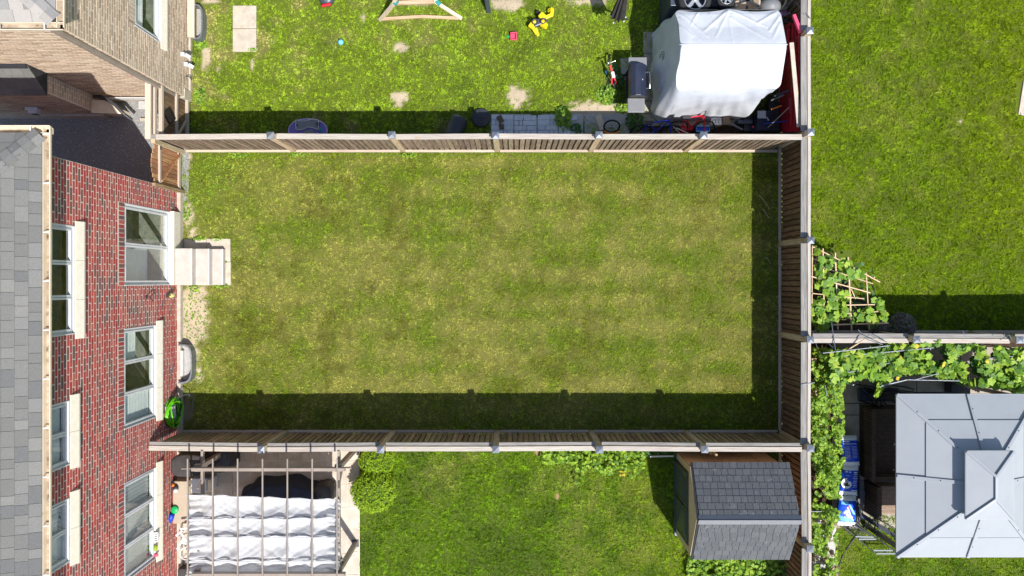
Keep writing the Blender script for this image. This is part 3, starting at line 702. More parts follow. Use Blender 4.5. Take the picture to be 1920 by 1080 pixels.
# window wells
def window_well(label, x0, yc, half, depth, z=.30, wall_x=None, m='galv'):
    t = thing("window_well", label, "window well", (x0, yc, 0)); pts = []
    for i in range(17):
        a = math.pi * i / 16; s, c_ = math.sin(a), math.cos(a)
        e = 0.55
        pts.append((x0 + depth * (abs(s) ** e), yc + half * (abs(c_) ** e) * (1 if c_ > 0 else -1)))
    out = [(x0 + (px - x0) * 1.0 + (.035 if px > x0 + .02 else 0), yc + (py - yc) * 1.07) for px, py in pts]
    b = MB(); n = len(pts)
    for (r1, r2, za, zb) in ((pts, pts, -.5, z), (out, out, -.02, z)):
        vs = [(p[0], p[1], za) for p in r1] + [(p[0], p[1], zb) for p in r2]
        b.add(vs, [(i, i + 1, n + i + 1, n + i) for i in range(n - 1)], True)
    vs = [(p[0], p[1], z) for p in pts] + [(p[0], p[1], z) for p in out]; b.add(vs, [(i, i + 1, n + i + 1, n + i) for i in range(n - 1)])
    b.build("rim", m, t)
    MB().prism([(q0, q1 * .98 + yc * .02) for q0, q1 in pts], -.05, .035).build("gravel_floor", 'gravel', t)
    return t
ww = window_well("curved galvanised window well with gravel against the red brick wall", -8.58, -2.17, .47, .33, m='galv')
MB().box((-8.575, -2.5, .0), (-8.51, -1.84, .17)).build("basement_window", 'white', ww)
w2 = window_well("curved galvanised window well against the buff brick wall, top left", -8.20, 6.62, .42, .22, m='galv')
MB().box((-8.30, 6.2, .30), (-8.13, 8.2, .38)).build("timber_ledge", 'beam_wood_y', w2)

# garden hose on its reel
gm = mat("green hose", hexc(96, 190, 20), hexc(120, 214, 36), rough=.35, var=.1); gd = mat("dark green hose", hexc(36, 92, 22), rough=.4)
hr = thing("hose_reel", "coiled bright green garden hose hung on the red brick wall", "garden hose", (XR, -3.35, .4))
for i in range(11):
    pts = []; ry = .33 + random.uniform(-.06, .05); rzv = .34 + random.uniform(-.06, .05); xo = XR + .06 + .028 * (i % 5); cy = -3.36 + random.uniform(-.03, .03); cz = .62 + random.uniform(-.03, .03)
    for k in range(28):
        a = 2 * math.pi * k / 28; pts.append((xo + .05 * math.sin(a * 2 + i), cy + ry * math.cos(a), cz + rzv * math.sin(a)))
    MB().tube(pts, .017, 6, closed=True).build("hose_coil", gm if i % 3 else gd, hr)
MB().box((XR + .004, -3.55, .35), (XR + .05, -3.18, .9)).build("holder_plate", 'white', hr, bevel=.01)
for i in range(3): MB().box((XR + .05, -3.5 + .12 * i, .60), (XR + .13, -3.44 + .12 * i, .70)).build("hook", 'white', hr, bevel=.008)
pipe("hose_tail", 'galv', hr, [(XR + .1, -3.1, .7), (XR + .2, -2.98, .5), (XR + .3, -2.95, .2), (XR + .34, -3.1, .03), (XR + .33, -3.4, .02)], .012)
tapv = MB(); tapv.lathe((XR, -3.0, .45), [(.03, 0), (.03, .12), (.0, .12)], 10, (1, 0, 0)); tapv.tube([(XR + .1, -3.0, .45), (XR + .1, -3.0, .36)], .02); tapv.build("tap", 'galv', hr)

# ---------------------------------------------------------------- the buff brick house (top left)
bh = thing("brick_house", "buff brick house with grey shingle roof in the top left corner", "house", (-10, 6.5, 0))
XB, YB = -8.375, 4.68
brick_wall(bh, (XB, YB, 0), (0, 1, 0), (1, 0, 0), 4.2, .12, 6.3, [(.95, 4.2, 1.78, 3.1)], 'brick_beige', 'mortar_buff', n_single=295)
brick_wall(bh, (-13.5, YB, 0), (1, 0, 0), (0, -1, 0), XB + 13.5 - .001, .42, 6.3, [], 'brick_beige', 'mortar_buff', name_wall="side_wall", n_single=0)
MB().box((-13.5, YB - .05, -.1), (XB + .02, YB + .2, .41)).build("foundation", 'concrete', bh)
MB().box((XB - .2, YB + .21, -.1), (XB + .05, 8.9, .115)).build("foundation", 'concrete', bh)
window(bh, XB, 5.63, 8.8, 1.8, 3.1, 3, ['half', 'half', 'half'], sill_h=.27, sill_ext=.12)
MB().box((-10.3, YB - .075, .30), (-9.0, YB - .052, .52)).build("basement_window", 'white', bh)
ex, ey, ez = -8.145, 4.60, 6.60
r2 = MB()
r2.add([(ex, ey, ez), (ex, 9, ez), (ex - 4.58, 9, ez + 4.58 * SL), (ex - 4.58, ey + 4.58, ez + 4.58 * SL)], [(0, 1, 2, 3)])
r2.add([(ex, ey, ez), (ex - 4.58, ey + 4.58, ez + 4.58 * SL), (-13.5, ey + 4.58, ez + 4.58 * SL), (-13.5, ey, ez)], [(0, 1, 2, 3)])
r2.add([(ex, ey, ez - .05), (ex, 9, ez - .05), (-13.5, 9, ez - .05), (-13.5, ey, ez - .05)], [(0, 1, 2, 3)])
roof2 = r2.build("roof", 'felt', bh)
shingle_plane(roof2, (ex, ey, ez), (-1, 0, 0), (0, 1 / ce, SL / ce), 2.0, 6, expo, .24, 'shingle_lt', lambda r, a, b: (max(a, (r + .45) * .192), b) if b > (r + .45) * .192 else None)
shingle_plane(roof2, (ex, ey, ez), (0, 1, 0), (-1 / ce, 0, SL / ce), 1.6, 6, expo, .24, 'shingle_lt', lambda r, a, b: (max(a, (r + .45) * .192), b) if b > (r + .45) * .192 else None)
hip_caps(roof2, (ex, ey, ez), (-1, 1, SL), (1, 1, 0), 8, 'shingle_lt')
gutter(bh, (-13.4, ey - .015, ez - .005), (ex + .13, ey - .015, ez - .005), (0, -1, 0), (.25, .8))
g3 = gutter(bh, (ex + .015, ey - .1, ez - .005), (ex + .015, 9, ez - .005), (1, 0, 0), (.5, .8))
MB().box((ex - .35, ey + .02, ez - .16), (ex - .0, 9, ez - .06)).build("soffit", 'taupe', bh)
MB().box((-13.4, ey + .0, ez - .16), (ex - .36, ey + .3, ez - .06)).build("soffit", 'taupe', bh)
MB().beam((XB - .10, YB - .06, 6.3), (XB - .10, YB - .06, .55), .11, .08, up=(0, 1, 0)).build("downspout", 'taupe', bh, bevel=.01)
MB().beam((XB - .10, YB - .06, 6.3), (XB - .02, YB - .18, 6.42), .10, .07, up=(0, 1, 0)).build("downspout_elbow", 'taupe', bh, bevel=.01)
# low brick bay with its own small roof
bx, by = -10.58, 4.25
brick_wall(bh, (-13.5, by, 0), (1, 0, 0), (0, -1, 0), bx + 13.5 - .008, .34, 2.76, [], 'brick_beige', 'mortar_buff', name_wall="bay_wall", n_single=0)
brick_wall(bh, (bx, by + .013, 0), (0, 1, 0), (1, 0, 0), YB - by - .04, .34, 2.86, [], 'brick_beige', 'mortar_buff', name_wall="bay_wall", n_single=0)
MB().box((-13.5, by - .06, -.1), (bx + .13, YB - .06, .33)).build("foundation", 'concrete', bh)
br = MB(); br.add([(-13.5, by - .07, 2.74), (bx + .06, by - .07, 2.74), (bx + .06, YB - .015, 3.5), (-13.5, YB - .015, 3.5), (bx + .06, YB - .015, 2.74), (-13.5, YB - .015, 2.74)], [(0, 1, 2, 3), (1, 4, 2), (0, 5, 4, 1)])
bro = br.build("bay_roof", 'felt', bh)
vv = Vector((0, YB - by + .055, .76)); vl = vv.length; vv.normalize()
shingle_plane(bro, (-13.0, by - .07, 2.74), (1, 0, 0), vv, bx + 13.06, 4, vl / 4.3, .24, 'shingle', None)
bar("bay_flashing", mat("dark flashing", hexc(62, 64, 72), rough=.4, metal=.4), bro, (-13.4, YB - .05, 3.5), (bx + .05, YB - .05, 3.5), .08, .1)
vt = MB(); vt.box((-11.95, by - .10, 1.2), (-11.65, by - .013, 1.23)).box((-11.90, by - .16, .95), (-11.70, by - .013, 1.19)); vt = vt.build("dryer_vent", 'white', bh, bevel=.008)
MB().box((-11.88, by - .170, .97), (-11.72, by - .162, 1.08)).build("vent_flap", 'black', vt)
# wall fixtures beside the garden
for (yy, zz) in ((5.7, .55), (5.5, .35)):
    f = MB(); f.box((XB, yy - .05, zz - .06), (XB + .09, yy + .05, zz + .08)).beam((XB + .09, yy, zz), (XB + .2, yy - .06, zz - .05), .09, .09); f.build("meter_box", 'white', bh, bevel=.01)
pipe("wall_tap", 'black', bh, [(XB, 5.22, .3), (XB + .1, 5.2, .3), (XB + .12, 5.14, .22)], .014)

# beige panel and black drain hose beside the bay
dp = thing("beige_sheet", "beige sheet panel leaning against the foundation beside the bay of the buff house", "panel", (-10.2, 4.35, 0))
pn = MB(); pn.prism([(-10.56, 4.18), (-10.0, 4.16), (-9.72, 4.16), (-9.85, 4.30), (-10.05, 4.42), (-10.25, 4.50), (-10.56, 4.51)], .72, .77)
pn.build("sheet", 'cream', dp, bevel=.008); MB().box((-10.4, 4.24, 0.0), (-9.95, 4.34, .72)).build("support", 'cream', dp)
tag(MB().tube([(-10.45, 4.56, .86), (-10.3, 4.57, .88), (-10.1, 4.50, .85), (-9.92, 4.36, .82), (-9.74, 4.14, .72), (-9.62, 4.04, .60)], .045, 10).build("drain_hose", 'black'), "black corrugated drain hose draped over the beige panel beside the buff house", "hose")
# walled window well with a concrete surround
w3 = thing("light_well", "shallow concrete light well under the small white basement window of the buff house", "window well", (-9.4, 4.45, 0))
MB().box((-9.65, 4.10, -.1), (-8.75, 4.19, .10)).build("kerb", 'concrete', w3, bevel=.008)
MB().box((-9.65, 4.40, -.1), (-8.75, 4.61, .16)).build("ledge", 'gravel', w3)
MB().box((-9.62, 4.20, -.3), (-8.78, 4.39, -.1)).build("well_floor", 'black', w3)

# ---------------------------------------------------------------- gates between the houses and the fence
gt = thing("garden_gate", "cedar board gate with a Z brace and arched top beside the red house", "gate", (-8.56, 2.85, 0))
n = 8
for i in range(n):
    y = 3.24 - (i + .5) * .114; t = (i + .5) / n * 2 - 1; zt = 1.60 + .22 * (1 - t * t)
    MB().box((-8.60, y - .051, .08), (-8.578, y + .051, zt)).build("board", 'gate_wood', gt, bevel=.003)
MB().box((-8.578, 2.33, 1.36), (-8.535, 3.25, 1.46)).build("rail", 'rail_y', gt, bevel=.004)
MB().box((-8.578, 2.33, .20), (-8.535, 3.25, .32)).build("rail", 'rail_y', gt, bevel=.004)
bar("brace", 'gate_wood', gt, (-8.556, 2.40, 1.36), (-8.556, 3.18, .32), .045, .09, up=(1, 0, 0))
MB().box((-8.60, 2.24, 0), (-8.51, 2.31, 1.75)).build("gate_post", 'board_dark', gt)
MB().box((-8.62, 3.25, 0), (-8.52, 3.36, 1.75)).build("gate_post", 'post', gt)
for z_ in (.3, 1.4): MB().box((-8.535, 3.15, z_), (-8.525, 3.3, z_ + .04)).build("hinge", 'black', gt)
g2 = thing("garden_gate", "weathered gate with a black diamond vent beside the buff brick house", "gate", (-8.5, 4.05, 0))
for i in range(10):
    y = 3.54 + (i + .5) * .105
    MB().box((-8.46, y - .049, .05), (-8.44, y + .049, 1.62)).build("board", 'board_brown', g2, bevel=.003)
for (x0, x1, z0_, z1_, m_) in ((-8.44, -8.37, .08, .18, 'rail_y'), (-8.44, -8.39, .72, .82, 'rail_y'), (-8.48, -8.39, 1.55, 1.66, 'rail_y'), (-8.62, -8.53, 1.60, 1.74, 'rail_y')):
    MB().box((x0, 3.47, z0_), (x1, 4.66, z1_)).build("rail", m_, g2, bevel=.005)
MB().box((-8.61, 3.30, 2.02), (-8.48, 4.93, 2.09)).build("lintel", 'beam_wood_y', g2, bevel=.006)
bar("brace", 'rail_y', g2, (-8.425, 3.6, .72), (-8.425, 4.1, .18), .03, .08, up=(1, 0, 0))
dm = MB(); cy, cz = 4.02, 1.18
for a in range(4):
    p = [(0, .36), (.21, 0), (0, -.36), (-.21, 0)]; p1, p2 = p[a], p[(a + 1) % 4]
    dm.beam((-8.425, cy + p1[0], cz + p1[1]), (-8.425, cy + p2[0], cz + p2[1]), .02, .03, up=(1, 0, 0))
for k in range(-5, 6):
    z_ = cz + k * .055; w_ = .21 * (1 - abs(k * .055) / .36); dm.box((-8.436, cy - w_, z_ - .012), (-8.43, cy + w_, z_ + .012))
dm.build("diamond_vent", 'blackmetal', g2)
bar("stop_bar", 'black', g2, (-8.55, 3.56, .9), (-8.36, 3.46, 1.0), .03, .03)
# ================================================================ upper garden
M['cover'] = mat("silver white cover cloth", hexc(190, 194, 203), hexc(206, 210, 217), rough=0.55, scale=(3, 3, 3), bump=0.25, bscale=9)
M['navy'] = mat("navy cover cloth", hexc(28, 34, 50), hexc(44, 52, 72), rough=0.7, scale=(3, 3, 3), bump=0.2, bscale=10)
M['charcoal'] = mat("charcoal cover cloth", hexc(48, 46, 46), hexc(74, 70, 70), rough=0.75, scale=(4, 4, 4), bump=0.3, bscale=12)
M['redmetal'] = mat("red enamelled steel", hexc(150, 24, 38), hexc(190, 40, 56), rough=0.35, scale=(10, 2, 10), spots=hexc(96, 20, 26), spot_scale=6)
M['rubber'] = mat("tyre rubber", hexc(30, 30, 32), hexc(48, 48, 50), rough=0.8)
M['alloy'] = mat("alloy wheel", hexc(188, 190, 194), hexc(214, 216, 220), rough=0.3, metal=0.6)
def plain(n, c, r=.5, **k):
    d = tuple(x * .85 for x in c); return mat(n, d, c, rough=r, scale=(9, 9, 9), **k)
M['yellow'] = plain("yellow plastic", hexc(246, 214, 30), .4)
M['red'] = plain("red plastic", hexc(205, 30, 50), .4)
M['pink'] = plain("pink plastic", hexc(236, 84, 118), .4)
M['blue'] = plain("blue plastic", hexc(28, 66, 190), .4)
M['lblue'] = plain("light blue plastic", hexc(120, 208, 240), .35)
M['teal'] = plain("teal plastic", hexc(30, 140, 140), .4)
M['green'] = plain("green plastic", hexc(30, 180, 100), .4)
M['purple'] = plain("purple plastic", hexc(128, 112, 190), .5)
M['lilac'] = plain("lilac plastic", hexc(186, 170, 220), .5)
M['orange'] = plain("orange plastic", hexc(226, 130, 30), .4)
M['tan'] = plain("tan plastic", hexc(184, 168, 148), .6)
M['slategrey'] = plain("slate grey metal", hexc(76, 84, 96), .4, metal=.2)
M['grey'] = plain("grey plastic", hexc(128, 130, 134), .5)
M['chrome'] = mat("bright steel", hexc(200, 200, 204), rough=.2, metal=.9)
M['brownbox'] = plain("brown box", hexc(108, 90, 76), .8)
M['paver'] = mat("grey patio paver", hexc(192, 198, 204), hexc(222, 226, 230), rough=.9, scale=(14, 14, 14), bump=.3, var=.06)

# two square slabs in the grass
sl = thing("stepping_slabs", "two square concrete slabs lying end to end in the upper garden grass", "paving", (-6.95, 6.5, 0))
for (a, b_) in ((11, 53.5), (54.5, 97.5)):
    p, q = W(437, b_), W(481, a); MB().box((p.x, p.y, -.04), (q.x, q.y, .03)).build("slab", 'concrete', sl, bevel=.008)
cs = W(1908, 217); tag(MB().prism([(cs.x, cs.y + .03), (cs.x + .10, cs.y), (cs.x + 1.5, cs.y), (cs.x + 1.5, cs.y + 1.1), (cs.x + .15, cs.y + .95)], -.05, .035).build("garden_slab", 'concrete', bevel=.008), "pale concrete slab cut off by the right edge of the upper right lawn", "slab")

# ball, frisbee sized toys, digger
c = W(639, 79, .09); tag(MB().ball(c, .072, 20, 14).build("toy_ball", 'lblue'), "small light blue ball alone on the upper lawn", "ball")
tb = thing("toy_bucket", "small red toy barrow with a green handle on the upper lawn", "toy", W(963, 70))
b = MB(); c = W(963, 70); b.box((c.x - .07, c.y - .085, .02), (c.x + .07, c.y + .085, .05)).box((c.x - .085, c.y - .10, .05), (c.x - .06, c.y + .10, .14)).box((c.x + .06, c.y - .10, .05), (c.x + .085, c.y + .10, .14)).box((c.x - .06, c.y + .08, .05), (c.x + .06, c.y + .10, .14)).box((c.x - .06, c.y - .1, .05), (c.x + .06, c.y - .08, .14))
b.build("tub", 'pink', tb, bevel=.01); bar("handle", 'green', tb, (c.x - .07, c.y, .06), (c.x - .18, c.y + .0, .05), .05, .03)

dg = thing("ride_on_digger", "yellow and grey ride-on toy digger tipped over on the upper lawn", "toy digger", W(1012, 42))
def Wd(px, py, z): v = W(px, py, z); return v
for a_, b_ in (((1003, 47, .12), (1009, 68, .08)), ((994, 46, .16), (1006, 64, .14))): MB().beam(Wd(*a_), Wd(*b_), .07, .09).build("loader_arm", 'yellow', dg, bevel=.015)
MB().beam(Wd(993, 45, .2), Wd(1003, 52, .2), .16, .12).build("bucket", 'yellow', dg, bevel=.02)
MB().beam(Wd(1000, 47, .2), Wd(1024, 37, .2), .17, .18).build("chassis", 'slategrey', dg, bevel=.03)
MB().beam(Wd(1013, 35, .3), Wd(1021, 26, .3), .18, .10).build("seat", 'yellow', dg, bevel=.03)
MB().beam(Wd(1017, 36, .22), Wd(1034, 28, .22), .09, .08).build("boom", 'yellow', dg, bevel=.015)
MB().beam(Wd(1034, 31, .22), Wd(1036, 17, .2), .09, .08).build("boom", 'yellow', dg, bevel=.015)
MB().beam(Wd(1036, 18, .22), Wd(1029, 20, .1), .10, .10).build("scoop", 'yellow', dg, bevel=.015)
MB().beam(Wd(1017, 44, .3), Wd(1023, 50, .14), .15, .13).build("engine_cover", 'yellow', dg, bevel=.025)
for (px, py) in ((1002, 41), (1018, 40)):
    w_ = MB(); w_.lathe(Wd(px, py, .29), [(0, .0), (.06, .0), (.075, .02), (.075, .07), (.05, .08), (.045, .06), (0, .06)], 16, (.1, -.1, 1)); w_ = w_.build("wheel", 'black', dg); MB().lathe(Wd(px, py, .35), [(.045, 0), (.045, .025), (.0, .03)], 12).build("hub", 'yellow', w_)
for (px, py) in ((1009, 26), (1014, 30)): MB().lathe(Wd(px, py, .1), [(0, 0), (.07, 0), (.08, .02), (.08, .06), (0, .07)], 14, (.6, .6, .5)).build("wheel", 'black', dg)

# mower (only its lower edge is in the frame)
lm = thing("lawn_mower", "red and black lawn mower cut off by the top edge of the photo", "mower", W(612, -8))
c = W(612, -2, .16); MB().lathe((c.x, c.y + .05, .10), [(0, .12), (.15, .11), (.20, .05), (.215, 0), (.20, -.03)], 20).build("deck", 'slategrey', lm)
MB().box((c.x - .12, c.y - .20, .13), (c.x + .12, c.y - .13, .22), rot=(0, 0, .2)).build("bumper", 'red', lm, bevel=.02)
MB().lathe((c.x, c.y + .02, .22), [(0, .10), (.07, .09), (.09, 0)], 16).build("engine", 'grey', lm)
for sx in (-1, 1): MB().lathe((c.x + sx * .19, c.y + .1, .09), [(0, -.02), (.08, -.02), (.08, .02), (0, .02)], 14, (1, 0, 0)).build("wheel", 'rubber', lm)
pipe("handle", 'chrome', lm, [(c.x - .1, c.y + .1, .2), (c.x - .1, c.y + .9, .9), (c.x + .12, c.y + .9, .9), (c.x + .1, c.y + .1, .2)], .012)

# swing set: end frame in the picture, the top bar runs out of it
sw = thing("swing_set", "timber A-frame swing set with teal brackets at the top edge of the upper lawn", "swing set", W(790, 20))
f1, f2 = W(712, 38), W(865, 35); t1, t2 = W(738, 8, .62), W(818, 5, .62); apex = W(778, -90, 1.9)
bar("leg", 'beam_wood_y', sw, f1, t1, .09, .06); bar("leg", 'beam_wood_y', sw, f2, t2, .09, .06)
bar("leg", 'beam_wood_y', sw, t1, apex, .09, .06); bar("leg", 'beam_wood_y', sw, t2, apex, .09, .06)
bar("ground_rail", 'beam_wood_x', sw, f1 + Vector((.06, .02, .03)), W(790, 31, .05), .075, .05); bar("ground_rail", 'beam_wood_x', sw, W(790, 31, .052), f2 + Vector((-.06, 0, .03)), .075, .05)
bar("cross_rail", 'beam_wood_x', sw, W(738, 6, .60), W(820, 3, .60), .10, .06)
for p, q in (((739, 9, .66), (746, 1, .70)), ((817, 1, .68), (825, 9, .60)), ((735, 10, .56), (740, 6, .62))): MB().beam(W(*p), W(*q), .09, .06).build("bracket", 'teal', sw, bevel=.01)
apex2 = apex + Vector((0, 3.0, 0)); bar("top_bar", 'beam_wood_y', sw, apex, apex2, .09, .12)
tag(bar("slide_post", 'slategrey', None, W(916, 21, .02), W(906, -45, 1.3), .11, .11), "slate blue post standing on the upper lawn, cut off by the top edge", "post")
# folded parasol
pr = thing("folded_parasol", "folded grey parasol seen from above at the top edge, left of the covered frame", "parasol", W(1185, -40))
pb = MB(); p0 = W(1158, 32, 1.0); p1 = W(1180, -45, 2.5)
pts0 = []; d = (p1 - p0)
for i in range(9):
    a = 2 * math.pi * i / 9; o1 = Vector((math.cos(a), math.sin(a) * .6, 0))
    for sgn, rr in ((0, .20), (.5, .09)):
        a2 = a + 2 * math.pi * sgn / 9; pts0.append(p0 + Vector((math.cos(a2) * rr, math.sin(a2) * rr * .8, .0)))
n_ = len(pts0); tops = [p0 + (q - p0) * .55 + d * .5 for q in pts0]; tip = [p1 + (q - p0) * .15 for q in pts0]
pb.add(pts0 + tops + tip, [(i, (i + 1) % n_, n_ + (i + 1) % n_, n_ + i) for i in range(n_)] + [(n_ + i, n_ + (i + 1) % n_, 2 * n_ + (i + 1) % n_, 2 * n_ + i) for i in range(n_)] + [tuple(range(n_ - 1, -1, -1))])
pb.build("canopy", 'charcoal', pr); pipe("pole", 'slategrey', pr, [(p0.x + .4, p0.y + .25, 0), p0 + d * .1 + Vector((0, 0, .0)), p1], .022)
for i in range(0, 9, 2):
    a = 2 * math.pi * i / 9; q = p0 + Vector((math.cos(a) * .2, math.sin(a) * .16, -.01)); MB().ball(q, .022, 8, 6).build("rib_tip", 'white', pr)

# covered storage frame
tn = thing("storage_tent", "large peaked storage frame under a silver white cover in the upper garden corner", "storage tent", (5.05, 5.4, 0))
NS, NV = 220, 18
nz = lambda x, y, s, k=0: float(vnoise(np.array([x]), np.array([y]), s, k)[0]) - .5
def rrect(s, x0, x1, y0, y1, rad):
    """point on a rounded rectangle, s in 0..1 by side fractions"""
    w, h = x1 - x0 - 2 * rad, y1 - y0 - 2 * rad; arc = math.pi * rad / 2; L = [w, arc, h, arc, w, arc, h, arc]; T = sum(L); d = s * T; k = 0
    while k < 7 and d > L[k]: d -= L[k]; k += 1
    t = d / L[k] if L[k] else 0
    cs_ = [(x1 - rad, y0 + rad), (x1 - rad, y1 - rad), (x0 + rad, y1 - rad), (x0 + rad, y0 + rad)]
    if k == 0: return (x0 + rad + w * t, y0)
    if k == 2: return (x1, y0 + rad + h * t)
    if k == 4: return (x1 - rad - w * t, y1)
    if k == 6: return (x0, y1 - rad - h * t)
    c_ = cs_[(k - 1) // 2]; a = -math.pi / 2 + (k - 1) // 2 * math.pi / 2 + t * math.pi / 2
    return (c_[0] + rad * math.cos(a), c_[1] + rad * math.sin(a))
EXL, EXR, EYF, EYB, EZ_, RZ = 3.83, 6.30, 4.46, 6.34, 2.10, 2.56
def warp(x, y):
    wl = max(0, 1 - (x - EXL) / .35); wf = max(0, 1 - (y - EYF) / .3); wb = max(0, 1 - (EYB - y) / .3)
    return x + wl * (.11 * nz(y * 2.6, 1.3, 1, 2) + .02) , y + wf * (.09 * nz(x * 2.2, 4.1, 1, 3) + .02 * (x - 5)) + wb * .05 * nz(x * 3, 2, 1, 5)
def roofz(x, y):
    ym = 5.37; t = abs(y - ym) / ((ym - EYF) if y < ym else (EYB - ym)); t = math.sqrt(t * t + .004) - .02 * (1 - t); z = RZ - (RZ - EZ_) * t - .05 * max(0, 1 - (x - EXL) / .25) ** 2 - .05 * max(0, 1 - (EXR - x) / .2) ** 2 - .04 * max(0, t - .85) / .15
    return z - .05 * math.sin(math.pi * min(1, max(0, (x - EXL) / (EXR - EXL)))) * (1 - abs(2 * min(t, 1) - 1)) 
G = []
nz_ = lambda x, y, s, k=0: float(vnoise(np.array([x]), np.array([y]), s, k)[0]) - .5
for i in range(NS + 1):
    s_ = (i % NS) / NS; ex_, ey_ = rrect(s_, EXL, EXR, EYF, EYB, .14); hx, hy = rrect(s_, 3.60, 6.36, 4.10, 6.6, .42)
    hemz = .16
    rr_ = sstep(5.65, 6.5, np.array([hx]))[0] * (1 - sstep(5.6, 6.2, np.array([hy]))[0]); hemz += 1.62 * rr_
    if hx > 6.2: hemz = max(hemz, 1.5)
    ez_ = roofz(ex_, ey_); ex_, ey_ = warp(ex_, ey_); col_ = []
    for j in range(NV + 1):
        t = j / NV; z = ez_ + (hemz - ez_) * t; tt = (ez_ - z) / (ez_ - .16)
        bul = tt ** .75; x = ex_ + (hx - ex_) * bul; y = ey_ + (hy - ey_) * bul
        am = .20 * tt * (1.15 - .3 * tt); f = nz(s_ * 30, tt * 1.2, 1.0, 1) + .6 * nz(s_ * 62 + 5, tt * 2.5, 1.0, 2) + .5 * nz(s_ * 14 + tt * 3, tt * 2.5, .8, 3)
        nx_, ny_ = (x - 5.05), (y - 5.4); ll = math.hypot(nx_, ny_); nx_ /= ll; ny_ /= ll
        x += nx_ * f * am; y += ny_ * f * am; z += .012 * math.sin(s_ * 300) * tt
        col_.append((x, y, z))
    G.append(col_)
cv = MB(); cv.grid(G)
R_ = []
CR = [((3.85, 6.3), (4.5, 5.6), .035, .03), ((3.9, 6.1), (4.3, 5.5), .03, .025), ((4.4, 6.34), (4.15, 5.9), .03, .025), ((5.05, 6.3), (4.45, 5.75), .04, .035), ((5.05, 6.25), (4.7, 5.6), .03, .03), ((5.1, 6.3), (5.9, 5.85), .035, .03),
      ((5.1, 6.1), (5.9, 5.5), .02, .03), ((6.25, 6.3), (5.7, 5.95), .04, .035), ((6.25, 6.15), (5.95, 5.75), .035, .03), ((6.22, 5.95), (6.0, 5.55), .025, .03), ((4.6, 6.3), (4.75, 5.85), .03, .03), ((5.5, 6.32), (5.75, 6.0), .03, .03), ((3.85, 5.9), (4.15, 5.6), .025, .03),
      ((4.2, 5.3), (5.05, 4.6), .012, .02), ((6.2, 5.3), (5.3, 4.6), .008, .02), ((5.06, 6.3), (5.06, 5.37), .014, .03), ((5.06, 5.37), (5.06, 4.47), .008, .02)]
def crease(x, y):
    z = 0
    for (a, b_), (c_, d_), h_, w_ in CR:
        dx, dy = c_ - a, d_ - b_; L2 = dx * dx + dy * dy; t = max(0, min(1, ((x - a) * dx + (y - b_) * dy) / L2)); q = math.hypot(x - a - t * dx, y - b_ - t * dy); z += h_ * (1 - .6 * t) * math.exp(-(q / w_) ** 2)
    return z
for i in range(141):
    row = []
    for j in range(105):
        x = EXL + (EXR - EXL) * i / 140; y = EYF + (EYB - EYF) * j / 104
        e = min(1, 6 * min(i / 140, 1 - i / 140)) * min(1, 6 * min(j / 104, 1 - j / 104)); y -= (.07 * abs(math.sin(2 * math.pi * i / 140)) * (j / 104) ** 6)
        back = 1 if y > 5.37 else .35
        w_ = .012 * back * e * nz(x * 1.6 + y * 1.5, (y - x) * .35, .45, 4) + crease(x, y) * min(1, e * 3 + .3)
        cx_ = min(max(x, EXL + .14), EXR - .14); cy_ = min(max(y, EYF + .14), EYB - .14); dd = math.hypot(x - cx_, y - cy_)
        if dd > .14 and x != cx_ and y != cy_: x, y = cx_ + (x - cx_) * .14 / dd, cy_ + (y - cy_) * .14 / dd
        zr_ = roofz(x, y); xw, yw = warp(x, y); row.append((xw, yw, zr_ + .004 + w_))
    R_.append(row)
cv.grid(R_)
cvo = cv.build("cover", 'cover', tn)
for x_ in (EXL + .05, 5.06, EXR - .06):
    pipe("frame_pole", 'galv', tn, [(x_, EYF + .07, 0.02), (x_, EYF + .07, EZ_ - .05), (x_, 5.37, RZ - .06), (x_, EYB - .07, EZ_ - .05), (x_, EYB - .07, 0.02)], .019)
MB().tube([(EXL, 5.37, RZ + .012), (EXR, 5.37, RZ + .012)], .008, 6).build("ridge_seam", 'cover', tn)
# printed mark on the left end of the cover: an arc and a curled stroke
lg = MB()
def onleft(px, py, z): return W(px, py, z)
arc = [(1239, 113), (1240, 107), (1243, 102), (1247, 100)]; zz = 1.35
for seg in (arc, [(1243, 112), (1244, 106), (1250, 104)], [(1245, 111), (1249, 108), (1247, 104)], [(1243, 116), (1247, 112), (1251, 113)], [(1247, 108), (1251, 110)]):
    lg.tube([onleft(x, y - 3, zz) + Vector((-.03, 0, .03)) for x, y in seg], .009, 5)
M['ink'] = plain("dark print", hexc(40, 46, 56), .7)

# things stored round the frame
def wheel(label, c, r, wd, axis=(0, 0, 1), spokes=5, group=None, hubm='alloy'):
    t = thing("car_wheel", label, "wheel", c, group); ax = Vector(axis).normalized(); q = Vector((0, 0, 1)).rotation_difference(ax)
    MB().lathe(c, [(r * .66, 0), (r * .70, -.01), (r * .95, 0), (r, wd * .2), (r, wd * .8), (r * .95, wd), (r * .70, wd + .01), (r * .66, wd * .9)], 36, ax).build("tyre", 'rubber', t)
    rm = MB(); rm.lathe(c, [(r * .66, wd * .05), (r * .66, wd * .98), (r * .62, wd * .98), (r * .60, wd * .55)], 36, ax); rim = rm.build("rim", hubm, t)
    for k in range(spokes):
        a = 2 * math.pi * k / spokes + .3; p = Vector(c) + q @ Vector((0, 0, wd * .72)); e = Vector(c) + q @ Vector((r * .62 * math.cos(a), r * .62 * math.sin(a), wd * .84))
        MB().beam(p, e, r * .2, .03, up=ax).build("spoke", hubm, rim, bevel=.006)
    MB().lathe(c, [(0, wd * .55), (r * .18, wd * .55), (r * .18, wd * .86), (0, wd * .9)], 16, ax).build("hub", hubm, rim); return t
